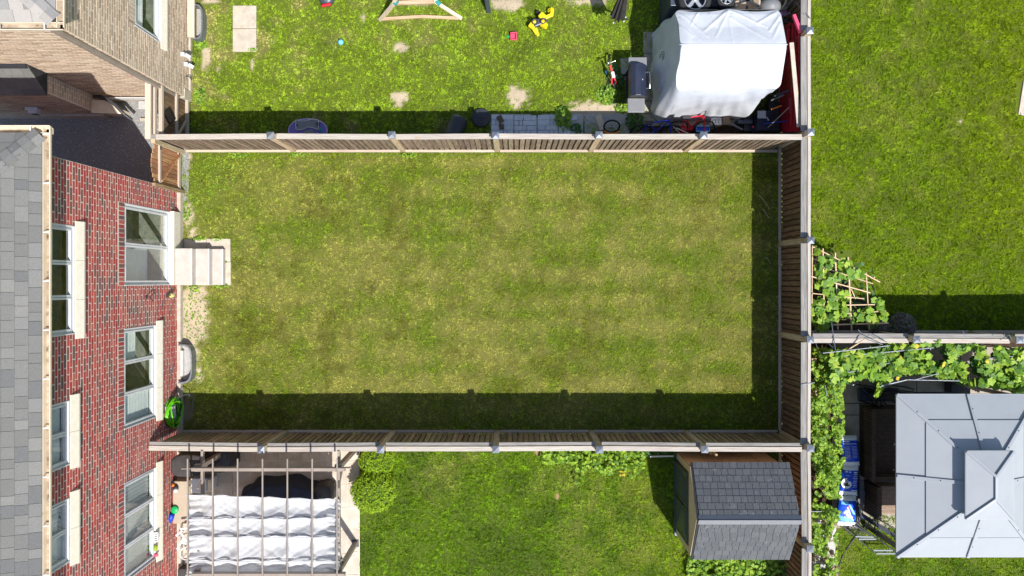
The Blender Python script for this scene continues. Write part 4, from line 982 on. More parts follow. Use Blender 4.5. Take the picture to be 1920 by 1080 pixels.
p = W(1303, -2, 1.6); wheel("alloy car wheel with five silver spokes lying beside the covered frame, top edge", (p.x, p.y, 1.42), .40, .22)
p = W(1362, -4, 1.55); wheel("smaller wheel lying behind the covered frame, second from the left at the top edge", (p.x, p.y, 1.42), .24, .16, spokes=6)
p = W(1402, 0, 1.5); t = thing("beige_drum", "beige round drum with dark straps behind the covered frame", "drum", (p.x, p.y, .0)); MB().lathe((p.x, p.y, 0), [(.0, 0), (.34, 0), (.34, 1.42), (.31, 1.46), (.27, 1.46), (.25, 1.2), (0, 1.2)], 28).build("shell", 'tan', t)
for a in (.3, 1.5, 2.7): bar("strap", 'black', t, (p.x - .32 * math.cos(a), p.y - .32 * math.sin(a), 1.48), (p.x + .32 * math.cos(a), p.y + .32 * math.sin(a), 1.48), .05, .02)
p = W(1446, 10, 1.3); tag(MB().ball((p.x, p.y, 1.2), .24, 18, 10, (1.1, .9, 1.0)).build("grey_sack", 'grey'), "grey lumpy sack behind the covered frame near its top right corner", "sack")
p = W(1452, -2, .9); tag(MB().tube([(p.x + .30 * math.cos(a * .3), p.y + .3 * math.sin(a * .3), .9) for a in range(21)], .03, 8, closed=True).build("wooden_hoop", 'beam_wood_y'), "pale hoop lying on the junk at the top edge", "hoop")
tag(MB().box((4.85, 6.75, 0), (6.2, 7.5, 1.05)).build("storage_crate", 'black', bevel=.02), "black storage crate behind the covered frame", "crate")
tag(MB().box((3.85, 6.65, 0), (4.82, 7.6, 1.40)).build("storage_crate", 'slategrey', bevel=.02), "dark grey crate under the alloy wheel behind the covered frame", "crate")
# pink chair frame + tubes in the corner
pc = thing("folding_chair", "folded grey tube chair with a pink seat in the top right fence corner", "chair", (6.55, 6.6, 0))
for a_, b_ in (((1468, 30, 1.0), (1482, 24, 1.2)), ((1456, 34, .6), (1488, -2, 1.3)), ((1476, 32, .5), (1497, -4, 1.3)), ((1494, 4, 1.2), (1494, 30, .4)), ((1454, 24, .9), (1476, 14, 1.1))):
    MB().tube([W(*a_), W(*b_)], .022, 8).build("tube", 'grey', pc)
q = W(1466, 25, .8); MB().ball(q, .13, 14, 8, (1.2, .8, .5)).build("seat", mat("pink fabric", hexc(214, 150, 200), rough=.7), pc)
tag(bar("grey_bar", 'galv', None, W(1456, 30, 1.0), W(1482, 44, .8), .05, .05), "pale metal bar beside the pink seat chair", "bar")
br_ = thing("thin_brace", "thin wire braces crossing the fence top in the upper right corner", "brace", W(1510, 25, 1.4))
for a_, b_ in (((1494, 6, 1.7), (1520, 35, 1.95)), ((1496, 32, 1.4), (1508, 26, 1.9))): MB().tube([W(*a_), W(*b_)], .010, 6).build("wire", 'grey', br_)

# red steel rack
rk = thing("red_steel_rack", "stack of red steel rack frames leaning along the right fence", "rack", (6.5, 5.4, 0))
for (a_, b_, w_, h_) in (((1468, 62, .9), (1464, 246, .15), .11, .05), ((1478, 52, 1.3), (1474, 244, .2), .06, .05), ((1487, 44, 1.4), (1484, 236, 1.3), .05, .06), ((1492, 46, 1.5), (1490, 236, 1.4), .035, .05), ((1500, 62, 1.66), (1499, 240, 1.62), .08, .05), ((1472, 56, 1.1), (1470, 246, .16), .05, .04)):
    p, q = W(*a_), W(*b_); MB().beam(p, q, w_, h_).build("upright", 'redmetal', rk, bevel=.006)
for k in range(9):
    t = k / 8; p = W(1466, 62 + 182 * t, .75 - .6 * t); q = W(1499, 50 + 190 * t, 1.56); MB().beam(p, q, .04, .025).build("rung", 'redmetal', rk)
b = MB(); b.add([W(1463, 64, .6), W(1501, 48, 1.56), W(1500, 246, 1.54), W(1460, 248, .25)], [(0, 1, 2, 3)]); b.add([W(1463, 64, .58), W(1501, 48, 1.54), W(1500, 246, 1.52), W(1460, 248, .23)], [(3, 2, 1, 0)]); b.build("back_sheet", 'redmetal', rk)
bar("lip", 'redmetal', rk, W(1463, 60, 1.0), W(1482, 44, 1.4), .05, .05)
tag(bar("pink_plank", 'pink', None, W(1488, 28, 1.80), W(1501, 61, 1.80), .07, .09), "short pink painted plank lying across the top of the red rack", "plank")
tag(bar("pale_plank", 'concrete', None, W(1484, 80, 1.78), W(1498, 238, 1.70), .10, .03), "long pale plank resting on the red rack", "plank")
# poles and clutter lower right of the cover
for (lab, nm, cat, m_, a_, b_, r_) in (
    ("yellow pole end poking out beside the red rack", "yellow_pole", "pole", 'orange', (1446, 205, .8), (1466, 198, .9), .022),
    ("thin blue pole lying across the dark clutter by the red rack", "blue_pole", "pole", 'blue', (1432, 232, .7), (1482, 226, .8), .014),
    ("long bare stick leaning diagonally in front of the red rack", "wooden_stick", "stick", 'tan', (1434, 245, .5), (1480, 201, 1.2), .013),
    ("upright thin rod against the red rack", "metal_rod", "rod", 'grey', (1481, 184, 1.3), (1482, 222, .9), .012),
    ("dark tube sticking out from under the cover toward the red rack", "dark_tube", "tube", 'slategrey', (1452, 180, 1.0), (1480, 169, 1.2), .026),
    ("pale tube just below the dark tube by the red rack", "pale_tube", "tube", 'galv', (1446, 188, .9), (1470, 178, 1.1), .02),
    ("weathered red handled pole on the ground near the fence corner", "tool_pole", "pole", 'pink', (1410, 237, .3), (1432, 248, .3), .03),
    ("short grey pole on the ground by the fence under the cover edge", "grey_pole", "pole", 'grey', (1370, 232, .25), (1392, 243, .25), .03)):
    tag(pipe(nm, m_, None, [W(*a_), W(*b_)], r_), lab, cat)
def bxat(name, m_, px0, px1, py0, py1, z0_, z1_, rot=None, bevel=.012):
    a_, b_ = W(px0, py1, z1_), W(px1, py0, z1_); return MB().box((a_.x, a_.y, z0_), (b_.x, b_.y, z1_), rot=rot).build(name, m_, None, bevel=bevel)
tag(bxat("brown_box", 'brownbox', 1355, 1369, 219, 234, 0, .45), "brown cardboard box at the foot of the white cover", "box")
wb = thing("white_crate", "white crate printed with dark marks at the foot of the cover", "crate", W(1345, 228)); a_, b_ = W(1334, 234, .4), W(1354, 220, .4)
MB().box((a_.x, a_.y, 0), (b_.x, b_.y, .38)).build("body", 'white', wb, bevel=.02)
for k in range(3): MB().tube([(a_.x + .06 + .07 * k + .025 * math.cos(t), (a_.y + b_.y) / 2 + .045 * math.sin(t), .383) for t in np.linspace(.5, 5.2, 9)], .008, 5).build("print", 'ink', wb)
lgo = lg.build("print_mark", 'ink', tn)
tag(bxat("tool_case", 'slategrey', 1384, 1412, 224, 232, 0, .35), "long blue grey tool case beside the cover", "case")
tag(bxat("blue_chest", 'navy', 1420, 1446, 207, 245, 0, .6), "navy blue chest in the dark corner between cover and red rack", "chest")
tag(bxat("black_bin", 'black', 1442, 1462, 190, 246, 0, .4), "black bin beside the red rack in the shaded corner", "bin")
tag(bxat("black_tub", 'black', 1395, 1421, 215, 246, 0, .22), "low black tub between the tool case and navy chest", "tub")
bb = thing("blue_basket", "blue plastic basket with a raised rim by the fence post", "basket", W(1320, 242)); a_, b_ = W(1306, 246, .35), W(1331, 236, .35)
MB().box((a_.x, a_.y, .02), (b_.x, b_.y, .28)).build("tub", 'blue', bb, bevel=.02)
rimp = [(a_.x, a_.y, .33), (b_.x, a_.y, .33), (b_.x, b_.y, .33), (a_.x, b_.y, .33)]; MB().tube(rimp, .014, 6, closed=True).build("rim", 'lblue', bb)
tag(bxat("red_box", 'red', 1276, 1300, 236, 244, 0, .2), "small red box among the bikes along the fence", "box")
tag(MB().tube([W(1259, 234, .5), W(1275, 250, .3)], .012, 6).build("white_stick", 'white'), "thin white stick over the bicycles, left one", "stick")
tag(MB().tube([W(1268, 240, .5), W(1290, 250, .3)], .012, 6).build("white_stick", 'white'), "thin white stick over the bicycles, right one", "stick")
# bikes lying along the fence
def bike(label, x0, x1, y, frame_m, z=.35, kids=False, wheel_r=.26, lean=.25):
    t = thing("bicycle", label, "bicycle", ((x0 + x1) / 2, y, 0)); c0 = Vector((x0 + wheel_r, y, wheel_r)); c1 = Vector((x1 - wheel_r, y, wheel_r)); ln = Vector((0, lean, 0))
    for c_ in (c0, c1):
        w_ = MB(); pts = [c_ + Vector((wheel_r * math.cos(a), 0, wheel_r * math.sin(a))) + ln * ((wheel_r * math.sin(a) + wheel_r)) for a in np.linspace(0, 2 * math.pi, 21)[:-1]]; w_.tube(pts, .022, 6, closed=True); w_ = w_.build("wheel", 'rubber', t)
        sp = MB()
        for k in range(0, 20, 2): sp.tube([c_ + ln * wheel_r, pts[k]], .0035, 4)
        sp.build("spokes", 'chrome', w_)
    m0 = (c0 + c1) / 2 + Vector((0, 0, .02)) + ln * .3; s_ = c0 + Vector((.14, 0, .34)) + ln * .6; h_ = c1 + Vector((-.10, 0, .42)) + ln * .7
    for a_, b_ in ((c0, m0), (m0, h_), (h_, s_), (s_, m0), (s_, c0), (h_, c1)): MB().tube([a_, b_], .02, 8).build("frame_tube", frame_m, t)
    MB().box(s_ + Vector((-.10, -.05, .02)), s_ + Vector((.12, .05, .06))).build("saddle", 'black', t, bevel=.02)
    MB().tube([h_ + Vector((-.05, -.13, .04)), h_ + Vector((0, 0, .06)), h_ + Vector((.06, .16, .04))], .014, 6).build("handlebar", 'chrome' if kids else 'black', t); return t
bike("bicycle with a blue frame lying along the upper fence below the white cover", 3.05, 4.35, 3.66, 'blue', lean=.5)
bike("red framed bicycle jumbled beside the blue one along the fence", 4.0, 5.2, 3.72, 'red', lean=.6)
bk = thing("kids_bike", "small red balance bike with a white saddle in the bush by the barbecue", "kids bike", W(1148, 138))
def Wk(px, py, z): return W(px, py, z)
MB().beam(Wk(1144, 122, .5), Wk(1148, 138, .38), .055, .05).build("frame", 'red', bk, bevel=.01); MB().beam(Wk(1147, 138, .36), Wk(1147, 158, .2), .04, .04).build("frame", 'red', bk); MB().beam(Wk(1149, 140, .34), Wk(1156, 158, .2), .035, .04).build("frame", 'red', bk)
MB().beam(Wk(1148, 134, .46), Wk(1151, 146, .46), .09, .05).build("saddle", 'white', bk, bevel=.02)
MB().tube([Wk(1137, 123, .56), Wk(1143, 118, .55), Wk(1154, 114, .56)], .014, 6).build("handlebar", 'chrome', bk); MB().ball(Wk(1140, 118, .56), .035, 10, 8).build("bell", 'chrome', bk)
for px, py in ((1142, 112), (1152, 158)):
    c_ = Wk(px, py, .14); MB().tube([(c_.x + .02 * math.cos(a), c_.y + .13 * math.cos(a), c_.z + .13 * math.sin(a)) for a in np.linspace(0, 6.28, 17)[:-1]], .022, 6, closed=True).build("wheel", 'rubber', bk)
for px, py in ((1137, 136), (1157, 144)): MB().lathe(Wk(px, py, .1), [(0, -.02), (.05, -.02), (.05, .02), (0, .02)], 12, (1, .3, .2)).build("training_wheel", 'lblue', bk)
um = thing("unicycle_wheel", "loose bicycle wheel with an orange guard leaning at the fence post", "wheel", W(1147, 238)); c_ = W(1147, 237, .3)
MB().tube([c_ + Vector((.20 * math.cos(a), .13 * math.sin(a), .15 * math.sin(a) * .8)) for a in np.linspace(0, 6.28, 25)[:-1]], .024, 8, closed=True).build("tyre", 'rubber', um)
sp = MB(); 
for a in np.linspace(0, 6.28, 13)[:-1]: sp.tube([c_, c_ + Vector((.19 * math.cos(a), .12 * math.sin(a), .11 * math.sin(a)))], .004, 4)
sp.build("spokes", 'chrome', um)
MB().tube([c_ + Vector((.20 * math.cos(a), -.1 + .1 * math.sin(a), .05)) for a in np.linspace(3.4, 5.9, 10)], .03, 8).build("guard", 'orange', um)
tag(bxat("timber_offcut", 'beam_wood_y', 1120, 1132, 216, 244, 0, .08, rot=(0, 0, .35)), "short timber offcut lying on gravel next to the loose wheel", "timber")

# barbecue
bq = thing("barbecue", "dark blue gas barbecue with grey side shelves beside the covered frame", "barbecue", W(1200, 150))
z1 = 1.0
hood = MB(); a_, b_ = W(1181, 178, 1.12), W(1216, 118, 1.12); x0, x1, y0, y1 = a_.x, b_.x, a_.y, b_.y
prof = [(x0, .86), (x0 + .03, 1.02), (x0 + .14, 1.12), (x0 + .27, 1.12), (x1 - .06, 1.02), (x1, .86)]
vs = [(x, y, z) for y in (y0, y1) for x, z in prof]; n_ = len(prof); hood.add(vs, [tuple(range(n_)), tuple(range(2 * n_ - 1, n_ - 1, -1))] + [(i, n_ + i, n_ + (i + 1) % n_, (i + 1) % n_) for i in range(n_)])
hd = hood.build("hood", mat("blue black enamel", hexc(38, 44, 62), hexc(50, 56, 76), rough=.3, scale=(4, 4, 4)), bq, bevel=.012)
ym = (y0 + y1) / 2; pipe("handle", 'chrome', hd, [(x1 - .03, ym + .20, .98), (x1 + .05, ym + .20, 1.0), (x1 + .06, ym, 1.0), (x1 + .05, ym - .20, 1.0), (x1 - .03, ym - .20, .98)], .014)
MB().lathe((x1 - .16, ym, 1.072), [(.03, 0), (.03, .015), (0, .02)], 14, (.35, 0, 1)).build("thermometer", 'white', hd)
MB().box((x0 + .01, y0 + .01, .70), (x1 + .02, y1 - .01, .85)).build("firebox", 'blackmetal', bq, bevel=.01)
MB().box((x0, y1 + .005, .84), (x1, y1 + .21, .88)).build("side_shelf", 'grey', bq, bevel=.015)
MB().box((x0 - .02, y0 - .38, .82), (x1 - .05, y0 - .02, .87)).build("side_shelf", 'grey', bq, bevel=.02)
for xx in (x0 + .04, x1 - .04):
    for yy in (y0 + .04, y1 - .04): MB().box((xx - .02, yy - .02, .08), (xx + .02, yy + .02, .72)).build("leg", 'black', bq)
for yy in (y0 + .04, y1 - .04): MB().lathe((x0 + .04, yy, .08), [(0, -.02), (.075, -.02), (.075, .02), (0, .02)], 14, (0, 1, 0)).build("wheel", 'black', bq)
MB().box((x0 + .03, y0 + .03, .22), (x1 - .03, y1 - .03, .25)).build("lower_shelf", 'black', bq)

# bins by the fence
tbn = thing("barrel", "black barrel lying on its side by the upper fence, open end facing the fence", "barrel", W(856, 236))
c0 = W(862, 222, .28); c1 = W(850, 250, .28); ax = (c1 - c0).normalized(); L = (c1 - c0).length + .12
bm = MB(); bm.lathe(c0, [(0, -.06), (.14, -.06), (.21, -.02), (.235, .10), (.245, L - .10), (.262, L - .09), (.262, L), (.235, L), (.225, .05), (0, .03)], 32, ax); bm.build("shell", 'black', tbn)
lid = thing("round_lid", "round black bin lid lying flat in the shade edge beside the barrel", "lid", W(902, 220)); c_ = W(902, 220, .14)
MB().lathe((c_.x, c_.y, .02), [(0, .10), (.10, .105), (.19, .10), (.215, .085), (.235, .09), (.245, .06), (.24, .0)], 36).build("disc", 'black', lid)
MB().box((c_.x - .17, c_.y - .012, .121), (c_.x + .17, c_.y + .012, .135), rot=(0, 0, -.15)).build("rib", 'black', lid, bevel=.004); MB().box((c_.x - .01, c_.y - .12, .121), (c_.x + .01, c_.y + .0, .133)).build("rib", 'black', lid)

# purple play table
pt = thing("water_table", "purple water play table with a winding grey channel by the upper fence", "play table", W(578, 238))
c_ = W(577, 243, .42); oc = []
for k in range(40):
    a = 2 * math.pi * k / 40; rx = .47 + .02 * math.cos(2 * a); oc.append((c_.x + rx * math.copysign(abs(math.cos(a)) ** .75, math.cos(a)), c_.y + .24 * math.copysign(abs(math.sin(a)) ** .8, math.sin(a)) - .03 * math.cos(2 * a)))
MB().prism(oc, .34, .40).build("tray", 'purple', pt); MB().tube([(x, y, .41) for x, y in oc], .018, 6, closed=True).build("rim", 'lilac', pt)
ch = []
for k in range(17): t = k / 16; ch.append((c_.x - .30 + .58 * t, c_.y + .13 - .025 * math.sin(t * 7), .425))
wd_ = [.085 + .035 * abs(math.cos(t * math.pi)) for t in np.linspace(0, 1, 17)]
ol = [(x, y + w_) for (x, y, _), w_ in zip(ch, wd_)] + [(x, y - w_) for (x, y, _), w_ in reversed(list(zip(ch, wd_)))]
MB().prism(ol, .402, .432).build("channel", 'grey', pt); MB().tube([(x, y, .438) for x, y in ol], .009, 5, closed=True).build("channel_rim", 'white', pt)
MB().lathe((c_.x - .27, c_.y + .11, .433), [(0, .004), (.03, .004), (.03, 0)], 12).build("drain", 'black', pt); MB().lathe((c_.x + .26, c_.y + .14, .433), [(.028, .03), (.028, 0), (.05, 0)], 12).build("drain", 'black', pt)
MB().prism([(c_.x - .14, c_.y - .2), (c_.x + .18, c_.y - .2), (c_.x + .15, c_.y), (c_.x - .1, c_.y - .02)], .401, .425).build("basin", 'grey', pt)
MB().ball((c_.x + .32, c_.y - .01, .42), .05, 12, 8, (.8, 1.4, .6)).build("scoop", 'teal', pt); MB().ball((c_.x + .56, c_.y - .16, .3), .10, 12, 8, (1, .8, .5)).build("cup", 'lblue', pt)
for sx, sy in ((-.3, .12), (.3, .12), (-.3, -.12), (.3, -.12)): MB().tube([(c_.x + sx, c_.y + sy, 0), (c_.x + sx, c_.y + sy, .35)], .03, 8).build("leg", 'lilac', pt)

# paver panels
pv = thing("paver_patch", "patch of grey block pavers between the bin lid and the weeds", "paving", W(985, 232))
MB().box(W(920, 258), W(1093, 214) + Vector((0, 0, .004))).build("bedding", 'gravel', pv)
yy = 216
rows_ = [(921, 963), (964, 1006), (1008, 1046), (1047, 1082)]
for gi, (xa, xb) in enumerate(rows_):
    for r_ in range(4):
        y_ = 216 + r_ * 9.6 + (gi % 2) * .8; cuts = [xa] + sorted(random.sample(range(xa + 9, xb - 7, 7), 2)) + [xb] if r_ % 2 else [xa, (xa + xb) // 2 + random.randint(-4, 4), xb]
        for c0_, c1_ in zip(cuts[:-1], cuts[1:]):
            if gi == 3 and random.random() < .3: continue
            a_, b_ = W(c0_ + .5, y_ + 9), W(c1_ - .5, y_); MB().box((a_.x, a_.y, -.02), (b_.x, b_.y, .035 + random.uniform(-.005, .005)), rot=(0, 0, random.uniform(-.02, .02))).build("paver", 'paver', pv, bevel=.003)
bxs = [((933, 943), (216, 230), .06, .5), ((936, 945), (232, 242), .05, .1)]
for i, ((xa, xb), (ya, yb), h_, rt) in enumerate(bxs):
    tag(bxat("loose_brick", 'brownbox', xa, xb, ya, yb, .036, .036 + h_, rot=(0, 0, rt)), ["loose grey brown brick lying at an angle on the pavers", "small loose stone on the pavers beside the fence post"][i], "brick")
# slabs by the barbecue and cover
sb = thing("side_paving", "pale slabs running between barbecue, cover and fence in the upper garden", "paving", W(1240, 200))
for (xa, xb, ya, yb) in ((1206, 1240, 60, 100), (1163, 1182, 110, 150), (1172, 1236, 190, 213), (1196, 1237, 214, 236), (1238, 1300, 214, 236), (1207, 1240, 101, 189), (1240, 1480, 225, 236)):
    a_, b_ = W(xa, yb), W(xb, ya); MB().box((a_.x, a_.y, -.03), (b_.x, b_.y, .022 + random.uniform(0, .004))).build("slab", 'concrete', sb, bevel=.006)
MB().box(W(1180, 250) , W(1462, 237) + Vector((0, 0, .012))).build("gravel_strip", "soil", kind="structure")
MB().box(W(1096, 250), W(1180, 214) + Vector((0, 0, .012))).build("gravel_patch", "gravel", kind="structure")
MB().box(W(1240, 224), W(1500, 0) + Vector((0, 0, .010))).build("tent_floor", "soil", kind="structure")
# ================================================================ foliage helpers
def leaf_mb(lobes=5, r=1.0, depth=.24, cup=.12, n_per=3):
    """a lobed vine leaf round the origin, stalk towards -y"""
    n = lobes * n_per; vs = [(0, 0, 0)]; 
    for i in range(n):
        a = -math.pi / 2 + .35 + (2 * math.pi - .7) * i / (n - 1); ph = (i % n_per) / n_per
        rr = r * (1 - depth * abs(math.sin(math.pi * (i / n_per)))) * (.82 + .22 * math.sin((a + math.pi / 2) / 2))
        vs.append((rr * math.cos(a), rr * math.sin(a), -cup * rr * rr / max(r, .01) + .05 * r * math.cos(i * 2.1)))
    return MB().add(vs, [(0, i, i + 1) for i in range(1, n)])
def leafmat(name, palette, trans=.3, rough=.5):
    return mat(name, (.8, .8, .8), (1.12, 1.12, 1.12), rough=rough, scale=(30, 30, 30), palette=palette, trans=trans, spec=.35)
M['leaf_vine'] = leafmat("vine leaf", [(0, (.17, .33, .035)), (.3, (.25, .43, .04)), (.55, (.32, .49, .05)), (.75, (.13, .26, .05)), (.92, (.42, .55, .07))])
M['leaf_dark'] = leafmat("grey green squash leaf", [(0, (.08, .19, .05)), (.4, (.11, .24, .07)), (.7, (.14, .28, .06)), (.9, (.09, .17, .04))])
M['leaf_lime'] = leafmat("lime leaf", [(0, (.28, .46, .04)), (.3, (.19, .35, .035)), (.6, (.38, .54, .05)), (.82, (.12, .24, .03))])
M['leaf_box'] = leafmat("boxwood leaf", [(0, (.30, .48, .025)), (.3, (.38, .56, .03)), (.6, (.46, .62, .04)), (.85, (.18, .32, .02))], trans=.25)
M['leaf_kale'] = leafmat("dark purple kale leaf", [(0, (.30, .25, .23)), (.35, (.40, .33, .30)), (.6, (.22, .26, .17)), (.85, (.48, .40, .36))], trans=.1)
M['flower'] = leafmat("yellow blossom", [(0, (.75, .55, .03)), (.5, (.8, .62, .08))])
M['dryleaf'] = leafmat("dry straw leaf", [(0, (.30, .22, .13)), (.5, (.40, .32, .2))])
M['stem'] = mat("plant stem", (.16, .2, .05), (.24, .26, .1), rough=.7)

def leaves(name, parent, m, pts, size, lobes=5, tilt=.5, singles=0, part="leaf", spread=.3):
    """leaf pieces at the given points: the `singles` highest ones are objects, the rest one joined part"""
    base = leaf_mb(lobes); bv = np.array(base.v); bf = base.f; me = None
    pts = sorted(pts, key=lambda p: -p[2])
    if singles:
        me = shared(base, part, m)
        for p in pts[:singles]:
            s = size * random.uniform(1 - spread, 1 + spread)
            inst(part, me, parent, p, (random.gauss(0, tilt), random.gauss(0, tilt), random.uniform(0, 6.28)), (s, s, s))
    rest = pts[singles:]
    if rest:
        V = []; F = []; k = 0
        for p in rest:
            s = size * random.uniform(1 - spread, 1 + spread); R = np.array(Euler((random.gauss(0, tilt), random.gauss(0, tilt), random.uniform(0, 6.28))).to_matrix())
            V.append((bv * s) @ R.T + np.array(p)); F += [tuple(i + k for i in f) for f in bf]; k += len(bv)
        b = MB(); b.v = [tuple(r) for r in np.concatenate(V)]; b.f = F; b.m = [0] * len(F)
        o = b.build(name, m, parent, kind="stuff" if singles or parent is None or True else None)
        return o

# ================================================================ lower garden
# stamped patio
pts_ = thing("stamped_patio", "stamped concrete patio of square slabs beside the red house, lower garden", "patio", (-6.2, -6.3, 0))
M['stamped'] = mat("stamped concrete", hexc(172, 160, 146), hexc(218, 208, 194), rough=.8, scale=(3, 3, 3), detail=9, bump=.6, bscale=25, var=.07, spots=hexc(190, 178, 162), spot_scale=2.5, spot_at=.5)
MB().box((-8.58, -9.0, -.15), (-3.97, -4.1, -.006)).build("bed", 'mortar_buff', pts_)
x = -3.98
xs = [-3.98, -4.28, -4.86, -5.46, -6.06, -6.66, -7.26, -7.86, -8.56]
for i in range(len(xs) - 1):
    y = -4.12 - (i % 2) * .0 
    while y > -8.4:
        h_ = .60 if i else .58
        MB().box((xs[i + 1] + .006, y - h_ + .006, -.05), (xs[i] - .006, y - .006, .008 + random.uniform(0, .002))).build("slab", 'stamped', pts_, bevel=.008)
        y -= h_ + (.0 if i % 2 else .012)
# boxwood bushes
def bush(label, c, r, group=None, leafm='leaf_box', n=9000, sq=.8, size=.022, name="boxwood_bush"):
    t = thing(name, label, "bush", (c[0], c[1], 0), group)
    MB().tube([(c[0], c[1], 0), (c[0], c[1], r * sq)], .04, 8, r2=.02).build("stem", 'stem', t)
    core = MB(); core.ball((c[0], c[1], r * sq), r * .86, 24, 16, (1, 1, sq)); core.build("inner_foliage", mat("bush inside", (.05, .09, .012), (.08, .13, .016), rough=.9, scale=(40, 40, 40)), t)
    u = RNG.normal(0, 1, (n, 3)); u /= np.linalg.norm(u, axis=1)[:, None]; u = u[u[:, 2] > -.55]
    lump = vnoise(u[:, 0] * 3 + 5, u[:, 1] * 3 + u[:, 2] * 2, .28, 2); gap = vnoise(u[:, 0] * r + 9, u[:, 1] * r + u[:, 2] * r, .062, 5)
    u2 = u[(gap > .31)]; lump = lump[gap > .31]
    P = u2 * (r * (.84 + .20 * lump + RNG.uniform(-.03, .03, len(u2))))[:, None] * np.array([1, 1, sq]) + np.array([c[0], c[1], r * sq])
    P = P[P[:, 2] > .01]
    N_ = len(P); uu = (P - np.array([c[0], c[1], r * sq])); uu /= np.linalg.norm(uu, axis=1)[:, None] 
    a = np.cross(uu, RNG.normal(0, 1, (N_, 3))); a /= np.linalg.norm(a, axis=1)[:, None]; up = uu * RNG.uniform(.2, 1.3, N_)[:, None] + np.cross(uu, a) * RNG.uniform(-1, 1, N_)[:, None]; up /= np.linalg.norm(up, axis=1)[:, None]
    s = size * RNG.uniform(.6, 1.3, N_)[:, None]
    V = np.stack([P - a * s * .6, P + a * s * .6, P + up * s * 1.5 + a * s * .1], 1).reshape(-1, 3)
    b = MB(); b.v = [tuple(v) for v in V]; b.f = [(3 * i, 3 * i + 1, 3 * i + 2) for i in range(N_)]; b.m = [0] * N_
    o = b.build("foliage", leafm, t, kind="stuff"); return t
bush("round clipped boxwood bush nearest the fence beside the patio", ((707 - 960) / S * .985, (524 - 864) / S * .975), .44, "clipped boxwood bushes", n=14000)
bush("larger round clipped boxwood bush below the one at the fence", ((701 - 960) / S * .98, (524 - 923) / S * .97), .56, "clipped boxwood bushes", n=20000)

# pergola
pg = thing("pergola", "taupe metal pergola over the stamped patio with a partly drawn white canopy", "pergola", (-5.7, -5.6, 0))
ZP = 2.30
def beamz(name, p, q, w, h, m='taupe', z=ZP, bev=.006): return bar(name, m, pg, (p[0], p[1], z), (q[0], q[1], z), w, h, bevel=bev)
yA, yB = W(0, 881, ZP).y, W(0, 1079, ZP).y
xs_ = [W(v, 0, ZP).x for v in (353.5, 400.5, 447, 493.5, 540, 586.5, 633)]
xL, xRr = W(366, 0, ZP).x, W(628, 0, ZP).x
beamz("header", (xL - .1, yA), (xRr + .22, yA), .075, .15, z=ZP - .08); beamz("header", (xL - .1, yB), (xRr + .22, yB), .075, .15, z=ZP - .08)
beamz("header_tip", (xL - .34, yA + .015), (xL - .1, yA + .015), .02, .12, z=ZP - .09); beamz("header_tip", (xRr + .22, yA + .03), (xRr + .34, yA + .03), .02, .12, z=ZP - .09)
beamz("side_beam", (xL, yA + .36), (xL, yB - .3), .055, .12, z=ZP - .45); beamz("side_beam", (xRr, yA + .36), (xRr, yB - .3), .055, .12, z=ZP - .45)
for v in xs_: beamz("purlin", (v, yA + .27), (v, yB - .3), .027, .055, z=ZP + .045, bev=.004)
for (xx, yy) in ((xL - .02, yA), (xRr + .03, yA), (xRr + .03, yB), (xL - .02, yB)):
    MB().box((xx - .055, yy - .055, .02), (xx + .055, yy + .055, ZP - .16)).build("post", 'taupe', pg, bevel=.008)
    MB().box((xx - .09, yy - .09, .012), (xx + .09, yy + .09, .03)).build("base_plate", 'slategrey', pg)
    MB().box((xx - .075, yy - .08, ZP - .30), (xx + .075, yy + .08, ZP - .16)).build("post_collar", 'taupe', pg, bevel=.006)
    s_ = 1 if xx < -5 else -1; t_ = -1 if yy > -5 else 1
    bar("knee_brace", 'taupe', pg, (xx, yy + t_ * .05, ZP - .75), (xx, yy + t_ * .5, ZP - .22), .04, .04)
# canopy cloth: hangs between rods in bays, pleated
M['canopy'] = mat("white canopy cloth", hexc(200, 202, 207), hexc(214, 216, 220), rough=.7, spots=hexc(178, 174, 168), spot_scale=1.6, spot_at=.66, scale=(4, 4, 4), bump=.15, bscale=14, trans=.25)
zc = ZP - .06; cx0, cx1 = W(350, 0, zc).x, W(634, 0, zc).x
rod_y = [W(0, v, zc).y for v in (928, 974, 1008, 1053, 1078)]
rows = []; nu = 150; seg = 22
for i in range(nu + 1):
    u_ = i / nu; x = cx0 + (cx1 - cx0) * u_; row = []
    bays = 6; bu = (u_ * bays) % 1; scal = math.sin(math.pi * bu)
    for k in range(len(rod_y) - 1):
        for j in range(seg + (1 if k == len(rod_y) - 2 else 0)):
            t = j / seg; y0_, y1_ = rod_y[k], rod_y[k + 1]; slope = .10 * (u_ - .2)
            y = y0_ + (y1_ - y0_) * t - (.13 * (u_) if k == 0 else 0) * (1 - t) + .03 * scal * (1 if k else .5) * (1 - t)
            f1 = nz(u_ * 16 + k * 3 + t * 3, t * 2.2, 1.0, 2) * .055 + nz(u_ * 34 - t * 9, t * 3 + k, 1.0, 5) * .040 + nz(u_ * 60 + t * 14, t * 5 + k, 1.0, 3) * .022 - .05 * math.exp(-((bu - .5) / .5) ** 2)
            sag = -.16 * math.sin(math.pi * t) * (.75 + .5 * nz(k * 7 + u_ * 3, 0, 1, 1)) - .05 * scal * (1 - t) * t * 4
            # creases running in from both ends
            e = max(0, 1 - u_ / .16) + max(0, (u_ - .86) / .14); f2 = .06 * e * math.sin(t * 21 + k + 4 * u_)
            # a sharp pleat hanging down at each rod
            pl = -.12 * math.exp(-((1 - t) / .06) ** 2) * scal ** .6 * (1 if k < len(rod_y) - 2 else 0)
            row.append((x + .02 * math.sin(k * 2 + t * 5) * (1 if u_ in (0, 1) else 0), y, zc + sag + f1 + f2 + pl))
    rows.append(row)
